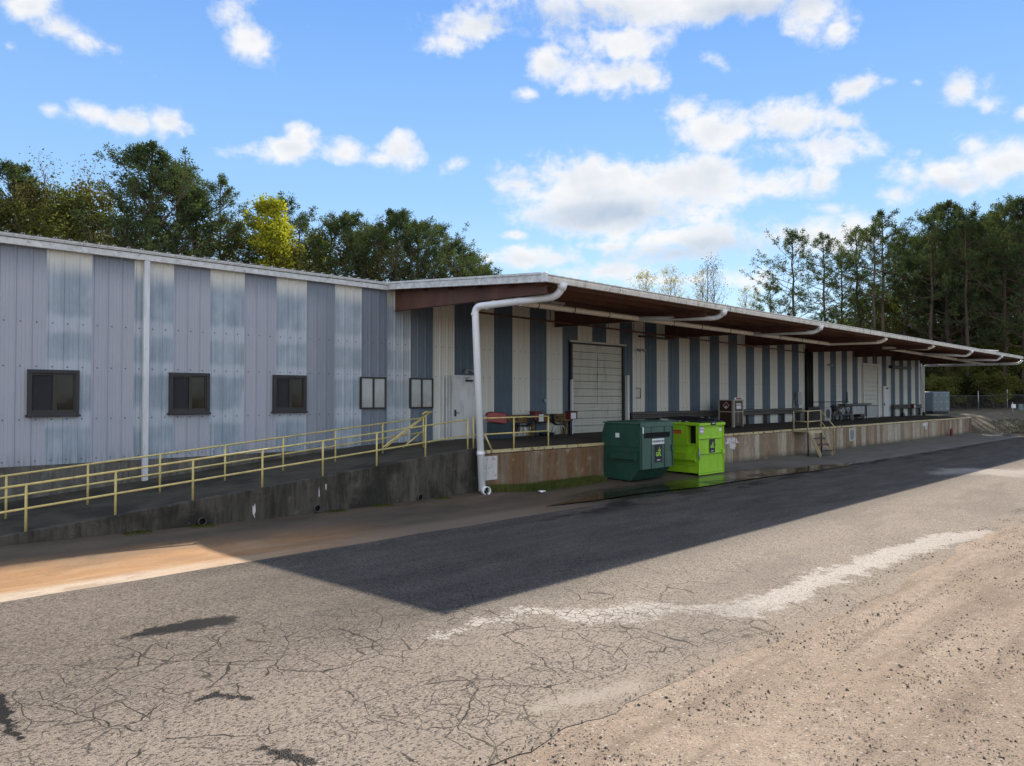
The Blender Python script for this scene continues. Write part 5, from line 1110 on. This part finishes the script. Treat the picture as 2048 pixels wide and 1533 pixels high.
# meter board by the fence
mp_ = at_d(2036, 63); t_ = thing('meter_board', (mp_.x, mp_.y, 0), 'grey meter boxes and a pale square panel on posts by the fence', 'meter board')
zb = wood_z(mp_.x, mp_.y)
def along(s_): return mp_ + RT * s_
for s_ in (-.5, .9, 2.0): q = along(s_); mb = MB(); mb.tube([(q.x, q.y, zb - .1), (q.x, q.y, zb + 1.35)], .04, 8); mb.build('post', M['galv'], t_)
for s_, w_, z0_, z1_, mt in ((-.5, .34, .80, 1.14, 'label_w'), (.15, .4, .65, 1.15, 'bluegrey'), (.75, .28, .7, 1.2, 'grille'), (1.3, .5, .6, 1.25, 'bluegrey'), (1.9, .3, .8, 1.3, 'label_w')):
    a, b_ = along(s_ - w_ / 2), along(s_ + w_ / 2); nrm = Vector((FW.x, FW.y, 0)).normalized() * .16
    mb = MB(); mb.hexa([(p.x, p.y, zb + z0_ + .05) for p in (a - nrm, b_ - nrm, b_ - nrm * .3, a - nrm * .3)], [(p.x, p.y, zb + z1_ + .05) for p in (a - nrm, b_ - nrm, b_ - nrm * .3, a - nrm * .3)]); mb.build('meter_box' if mt != 'label_w' else 'panel', M[mt], t_)

# ------------------------------------------------------------------ trees
def limb(mb, p, d, L, r, rg, depth, tips, bend=.25, kids=3, up=.1, seg=5):
    pts = [Vector(p)]; d = d.normalized(); n = max(3, int(L / 1.0)); n = min(n, 6)
    for i in range(n):
        d = (d + Vector((rg.uniform(-bend, bend), rg.uniform(-bend, bend), rg.uniform(-bend, bend) + up)) * .5).normalized(); pts.append(pts[-1] + d * L / n)
    mb.tube(pts, r, seg, cap=False, radii=[r * (1 - .75 * i / n) for i in range(n + 1)])
    tips.append((pts[-1], d, depth))
    if depth > 0:
        for k in range(kids):
            i = rg.randint(max(1, n // 2 - 1), n); a = Vector((rg.uniform(-1, 1), rg.uniform(-1, 1), rg.uniform(-.3, .8)))
            limb(mb, pts[i], d + a * .8, L * rg.uniform(.4, .65), r * .45, rg, depth - 1, tips, bend, kids, up, 4)
    else:
        tips.append((pts[-2], d, depth))
def tuft(vs, fs, c_, rg, rad, n, lw, ll):
    """a clump of small pointed leaves round a twig end"""
    for _ in range(n):
        a = rg.uniform(0, 6.283); zz = rg.uniform(-.7, 1.0); rr = math.sqrt(max(0, 1 - zz * zz)); q = rad * rg.random() ** .5
        dv = Vector((rr * math.cos(a), rr * math.sin(a), zz)); p = c_ + dv * q
        t1 = Vector((rg.uniform(-1, 1), rg.uniform(-1, 1), rg.uniform(-1, 1))).normalized(); d2 = (dv + t1 * .8).normalized(); s_ = d2.cross(t1)
        if s_.length < .05: continue
        s_.normalize(); k = len(vs); L = ll * rg.uniform(.6, 1.3); W = lw * rg.uniform(.6, 1.3)
        vs += [tuple(p - d2 * L * .5), tuple(p + s_ * W), tuple(p + d2 * L * .5), tuple(p - s_ * W)]; fs.append((k, k + 1, k + 2, k + 3))
def finish_tree(name, mbt, vs, fs, leaf, bark, label, cat, group):
    root = thing(name, (0, 0, 0), label, cat, group); mbt.build('trunk', bark, root)
    me = bpy.data.meshes.new('crown'); me.from_pydata(vs, [], fs); me.materials.append(leaf); me.update()
    c_ = bpy.data.objects.new('crown', me); COL.objects.link(c_); c_.parent = root; return root
def pine(seed, H, base, spread, dens, label='', r0=.24, dead=4, leaf='pine', open_=False):
    rg = random.Random(seed); mb = MB(); lean = Vector((rg.uniform(-.02, .02), rg.uniform(-.02, .02), 0)); n = 12
    P = [Vector((0, 0, -.3))]
    for i in range(1, n + 1): P.append(Vector((lean.x * H * i / n + rg.uniform(-.1, .1), lean.y * H * i / n + rg.uniform(-.1, .1), H * .96 * i / n)))
    mb.tube(P, r0, 8, cap=False, radii=[r0 * (1.15 - .95 * i / n) for i in range(n + 1)])
    tips = []; nb = int(dens)
    for i in range(nb):
        f_ = base + (1 - base) * ((i + rg.random()) / nb); f_ = min(.985, f_); k = f_ * n; a = P[int(k)].lerp(P[min(n, int(k) + 1)], k - int(k)); rel = (f_ - base) / (1 - base)
        az_ = i * 2.4 + rg.uniform(-.5, .5); L = spread * (math.sin(min(1, (1 - rel) * 1.25 + .12) * math.pi * .5)) * rg.uniform(.55, 1.1); L = max(.7, L)
        limb(mb, a, Vector((math.cos(az_), math.sin(az_), .12 + .6 * rel)), L, r0 * .28 * (1 - .5 * rel), rg, 1, tips, .35, 4 if open_ else 7, .12)
    for i in range(dead):
        f_ = base * rg.uniform(.45, 1); k = f_ * n; a = P[int(k)]; az_ = rg.uniform(0, 6.28); limb(mb, a, Vector((math.cos(az_), math.sin(az_), .1)), rg.uniform(.8, 2.2), .04, rg, 0, [], .3)
    vs, fs = [], []
    for (p, d, _) in tips: tuft(vs, fs, p, rg, rg.uniform(.28, .55) if open_ else rg.uniform(.28, .60), rg.randint(22, 36), .042, .25)
    return finish_tree('pine_tree', mb, vs, fs, M[leaf], M['bark'], label, 'pine tree', None)
def broadleaf(seed, H, base, spread, dens, leaf, label='', r0=.16, leaves=14, ll=.20, bark='bark', upright=.5, name='broadleaf_tree', cat='tree', rad=.75, depth=2, kids=3):
    rg = random.Random(seed); mb = MB(); n = 10; P = [Vector((0, 0, -.3))]
    for i in range(1, n + 1): P.append(P[-1] + Vector((rg.uniform(-.22, .22), rg.uniform(-.22, .22), H * .9 / n)))
    mb.tube(P, r0, 7, cap=False, radii=[r0 * (1.1 - .95 * i / n) for i in range(n + 1)]); tips = []
    for i in range(int(dens)):
        f_ = min(.99, base + (1 - base) * ((i + rg.random()) / dens)); k = f_ * n; a = P[int(k)].lerp(P[min(n, int(k) + 1)], k - int(k)); rel = (f_ - base) / (1 - base)
        az_ = i * 2.4 + rg.uniform(-.6, .6); L = max(.6, spread * (.45 + .75 * math.sin(min(1, .2 + rel * .8) * math.pi)) * rg.uniform(.6, 1.05) * (1 - .35 * rel))
        limb(mb, a, Vector((math.cos(az_), math.sin(az_), upright + rel * .6)), L, r0 * .34 * (1 - .6 * rel), rg, depth, tips, .4, kids, .12)
    vs, fs = [], []
    if leaves:
        for (p, d, _) in tips: tuft(vs, fs, p, rg, rg.uniform(rad * .6, rad * 1.3), max(1, int(rg.uniform(.6, 1.4) * leaves * 1.5)), ll * .32, ll)
    if not vs: vs, fs = [(0, 0, 1), (0.01, 0, 1), (0, .01, 1)], [(0, 1, 2)]
    return finish_tree(name, mb, vs, fs, M[leaf], M[bark], label, cat, None)
PT = {
 'pineA': (pine(1, 22, .42, 4.6, 34, open_=True), 22), 'pineB': (pine(2, 23, .55, 3.8, 26, open_=True), 23), 'pineC': (pine(3, 21, .28, 5.4, 62, r0=.3), 21), 'pineD': (pine(4, 24, .62, 3.4, 22, open_=True), 24), 'pineE': (pine(5, 20, .22, 4.4, 56), 20),
 'oliveA': (broadleaf(11, 17, .22, 3.6, 26, 'olive', leaves=13), 17), 'oliveB': (broadleaf(12, 15, .2, 3.3, 24, 'brownleaf', leaves=10), 15), 'yellow': (broadleaf(13, 18, .3, 2.6, 30, 'yellowleaf', leaves=15, ll=.24), 18),
 'twigs': (broadleaf(14, 18, .35, 3.0, 20, 'brownleaf', leaves=1, ll=.16, upright=1.3, bark='bark_pale'), 18), 'pale': (broadleaf(15, 17, .3, 3.0, 26, 'paleleaf', leaves=2, ll=.17, upright=1.1, bark='bark_pale', rad=.5), 17),
 'shrubA': (broadleaf(16, 7, .05, 2.8, 26, 'shrub', r0=.08, leaves=14, ll=.22, name='shrub', cat='shrub'), 7), 'shrubB': (broadleaf(17, 5, .05, 2.6, 22, 'olive', r0=.07, leaves=10, ll=.20, name='shrub', cat='shrub'), 5),
}
used = set(); rt = random.Random(42)
def plant(kind, u, dist, top_v, label, group=None, sw=1.0):
    if label in ROW: label = LOOK[kind] + ' ' + ROW[label] + ' ' + group; group = label
    proto, H0 = PT[kind]
    if kind in used: o_ = copy_tree(proto)
    else: used.add(kind); o_ = proto
    p = at_d(u, dist); zg = wood_z(p.x, p.y) if p.x > 46 and p.y < 88 else -.1
    if kind == 'twigs': top_v -= 16
    H = CAM.z + (CY + 28 - top_v) / F_PX * dist - zg; s_ = H / H0
    o_.location = (p.x, p.y, zg - .05); o_.scale = (s_ * sw, s_ * sw, s_); o_.rotation_euler = (0, 0, rt.uniform(0, 6.28))
    o_['label'] = label
    if group: o_['group'] = group
    elif 'group' in o_: del o_['group']
    return o_
LREG = [(150, 'at the left edge of the photo'), (330, 'below the tallest dark pine'), (520, 'left of the yellow tree'), (700, 'right of the yellow tree'), (2000, 'over the roof corner')]
RREG = [(1640, 'below the leftmost tall pine'), (1720, 'below the second tall pine'), (1800, 'below the tall flat topped pine'), (1870, 'left of the largest crown'), (1940, 'below the largest crown'), (2010, 'behind the fence'), (9999, 'at the right edge of the photo')]
LOOK = {'pineA': 'open crowned pine', 'pineB': 'straight pine', 'pineC': 'broad pine', 'pineD': 'slim pine', 'pineE': 'bushy pine', 'oliveA': 'olive leaved tree', 'oliveB': 'brownish tree', 'shrubA': 'dark green shrub', 'shrubB': 'olive shrub'}
ROW = {'lower': 'in the back row of the trees', 'deep': 'deep in the wood', 'low': 'low in the wood'}
def whr(row, u, reg):
    place = next(n_ for lim, n_ in reg if u < lim); return (row, place)
# left row behind the building: (kind, px, distance, top px, label)
LEFT = [('pineC', 22, 62, 322, 'dark pine at the left edge of the photo, its top just above the olive trees'), ('oliveA', -30, 58, 345, 'olive leaved tree cut by the left edge of the photo'),
 ('oliveB', 62, 60, 350, 'brownish budding tree right of the leftmost dark pine'), ('twigs', 95, 64, 296, 'nearly bare tree whose twigs rise highest at the far left'), ('oliveA', 128, 57, 352, 'olive leaved tree in front of the two bare treetops'),
 ('twigs', 160, 66, 298, 'nearly bare tree left of the tallest dark pine, second of the bare treetops'), ('oliveB', 198, 60, 345, 'brownish tree left of the tallest dark pine'), ('twigs', 232, 70, 330, 'leaning bare tree touching the left side of the tallest dark pine'),
 ('pineC', 292, 57, 283, 'tallest dark pine above the roof, broad and dense'), ('pineE', 350, 60, 322, 'dense pine leaning on the right side of the tallest one'), ('pineE', 392, 64, 372, 'mid green pine between the dense pair and the round topped pine'),
 ('pineB', 442, 64, 350, 'round topped pine with sky showing through, left of the yellow tree'), ('oliveA', 478, 66, 425, 'olive tree filling the gap left of the yellow tree'), ('yellow', 532, 62, 372, 'bright yellow green tree standing among the dark pines'),
 ('pineA', 562, 68, 385, 'thin dark pine right behind the yellow tree'), ('pineB', 598, 72, 424, 'sparse pine right of the yellow tree'), ('oliveB', 585, 64, 478, 'rusty brown tree below the sparse pine by the roof line'),
 ('yellow', 628, 76, 448, 'small yellow tinged tree right of the sparse pine'), ('pineA', 662, 74, 432, 'pine over the middle of the left roof edge with a ragged top'), ('pineE', 692, 72, 420, 'dark pine in the middle of the row behind the roof'),
 ('oliveB', 722, 74, 440, 'brown budding tree between two dark pines above the roof corner'), ('twigs', 748, 80, 425, 'bare tree rising behind the roof corner'), ('pineE', 752, 82, 446, 'narrow dark pine above the roof corner'),
 ('pineC', 792, 76, 418, 'broad dark pine just right of the roof corner'), ('pineC', 838, 80, 440, 'broad pine, second right of the roof corner'), ('pineA', 876, 82, 444, 'dark pine with a ragged right side above the canopy'),
 ('pineE', 908, 86, 476, 'mid green pine on the falling right end of the row'), ('pineE', 938, 90, 500, 'small pine near the right end of the row above the canopy'), ('pineE', 966, 94, 525, 'smaller pine at the right end of the row above the canopy'), ('pineE', 990, 98, 545, 'last and lowest pine of the row above the canopy')]
for a in LEFT: plant(a[0], a[1], a[2], a[3], a[4], sw=1.0)
for i in range(18):
    u = -40 + i * 57 + rt.uniform(-15, 15); dist = 74 + i * 1.6 + rt.uniform(-3, 3); base_v = 330 + 0.215 * max(0, u) + rt.uniform(60, 110)
    plant(rt.choice(['oliveA', 'pineE', 'oliveB', 'pineC']), u, dist, min(560, base_v), *whr('lower', u, LREG), sw=1.1)
# bare spring trees over the middle of the canopy
MID = [(1282, 556, 'pale'), (1306, 552, 'pale'), (1332, 545, 'pale'), (1362, 562, 'pale'), (1392, 545, 'pale'), (1412, 540, 'twigs'), (1436, 532, 'twigs'), (1478, 584, 'pale'), (1500, 596, 'pale')]
MLB = ['pale budding tree, leftmost of those over the canopy', 'small pale tree with a speckled top, second over the canopy from the left', 'forked pale tree, third over the canopy from the left', 'pinkish pale tree, fourth over the canopy from the left',
 'upright pale tree just left of the bare ones over the canopy', 'thin bare tree left of the spreading bare one', 'spreading bare tree, tallest over the middle of the canopy', 'low pale tree right of the bare ones', 'low pale tree beside the left pine of the wood']
for (u, v, k), lb in zip(MID, MLB): plant(k, u, 104, v - 24, lb, sw=.95)
RIGHT = [('pineA', 1592, 86, 455, 'tall leftmost pine of the wood beyond the canopy, its boughs spreading left'), ('pineB', 1655, 84, 464, 'second pine of the wood from the left with a straight bare trunk'), ('pineA', 1545, 92, 560, 'low pine boughs left of the leftmost tall pine'),
 ('pineB', 1765, 80, 414, 'tall flat topped pine, third of the high crowns of the wood'), ('pineA', 1722, 84, 452, 'pine leaning left of the tall flat topped one'), ('pineA', 1688, 88, 505, 'lower pine filling the gap between the second pine and the flat topped one'), ('pineB', 1790, 86, 470, 'pine half hidden behind the right side of the tall flat topped one'), ('pineC', 1838, 90, 470, 'dense pine in the dip left of the largest crown'), ('pineA', 1925, 86, 450, 'dense pine behind the right side of the largest crown'), ('pineC', 1990, 88, 440, 'broad pine behind the high ones near the right edge'),
 ('pineD', 1745, 78, 440, 'slim pine trunk before the tall flat topped crown'),
 ('pineD', 1812, 82, 452, 'pine with a high crown right of the tall flat topped one'), ('pineB', 1860, 78, 425, 'high pine left of the wide group in the wood'), ('pineC', 1895, 80, 402, 'wide high pine, largest crown at the right of the photo'),
 ('pineD', 1935, 76, 418, 'slim high pine right of the largest crown'), ('pineB', 1975, 80, 425, 'ragged high pine near the right edge'), ('pineA', 2010, 76, 400, 'high pine before the right edge of the photo'), ('pineC', 2052, 74, 392, 'high pine cut by the right edge of the photo'), ('pineB', 2110, 76, 385, 'pine just past the right edge of the photo')]
for a in RIGHT: plant(a[0], a[1], a[2], a[3], a[4])
for i in range(44):
    u = 1570 + (i % 22) * 27 + rt.uniform(-12, 12); dist = (88 if i < 22 else 104) + rt.uniform(-6, 6); tv = 650 - max(0, min(215, (u - 1620) * .62)) + rt.uniform(-20, 50)
    plant(rt.choice(['pineB', 'pineD', 'pineD', 'pineA', 'pineE', 'oliveA']), u, dist, tv, *whr('deep', u, RREG))
for i in range(46):
    u = 1530 + (i % 23) * 27 + rt.uniform(-12, 12); dist = (76 if i < 23 else 92) + rt.uniform(-4, 5)
    if u < 1700: dist += 14
    plant(rt.choice(['shrubA', 'shrubB', 'shrubA', 'oliveB', 'oliveA']), u, dist, rt.uniform(690, 760) if i < 23 else rt.uniform(640, 720), *whr('low', u, RREG), sw=1.35)
fw_ = random.Random(31); vs, fs = [], []
for i in range(1500):
    q = at_d(fw_.uniform(1540, 2260), fw_.uniform(118, 128)); hgt = 5.5 + 2.5 * mnoise.noise(q * .12)
    tuft(vs, fs, Vector((q.x, q.y, fw_.uniform(-.2, hgt))), fw_, fw_.uniform(.5, 1.1), 16, .16, .5)
me = bpy.data.meshes.new('distant_undergrowth'); me.from_pydata(vs, [], fs); me.materials.append(M['shrub']); me.update()
o = bpy.data.objects.new('distant_undergrowth', me); COL.objects.link(o); tag(o, 'dark mass of leaves closing the view low in the wood', 'undergrowth', kind='stuff')
for i in range(26):
    u = 1640 + i * 19 + rt.uniform(-6, 6)
    plant(rt.choice(['shrubA', 'shrubB']), u, 112 + rt.uniform(-4, 6), rt.uniform(690, 735), *whr('low', u, RREG), sw=1.5)
for k, (proto, _) in PT.items():
    if k not in used:
        for ch in list(proto.children): bpy.data.objects.remove(ch)
        bpy.data.objects.remove(proto)
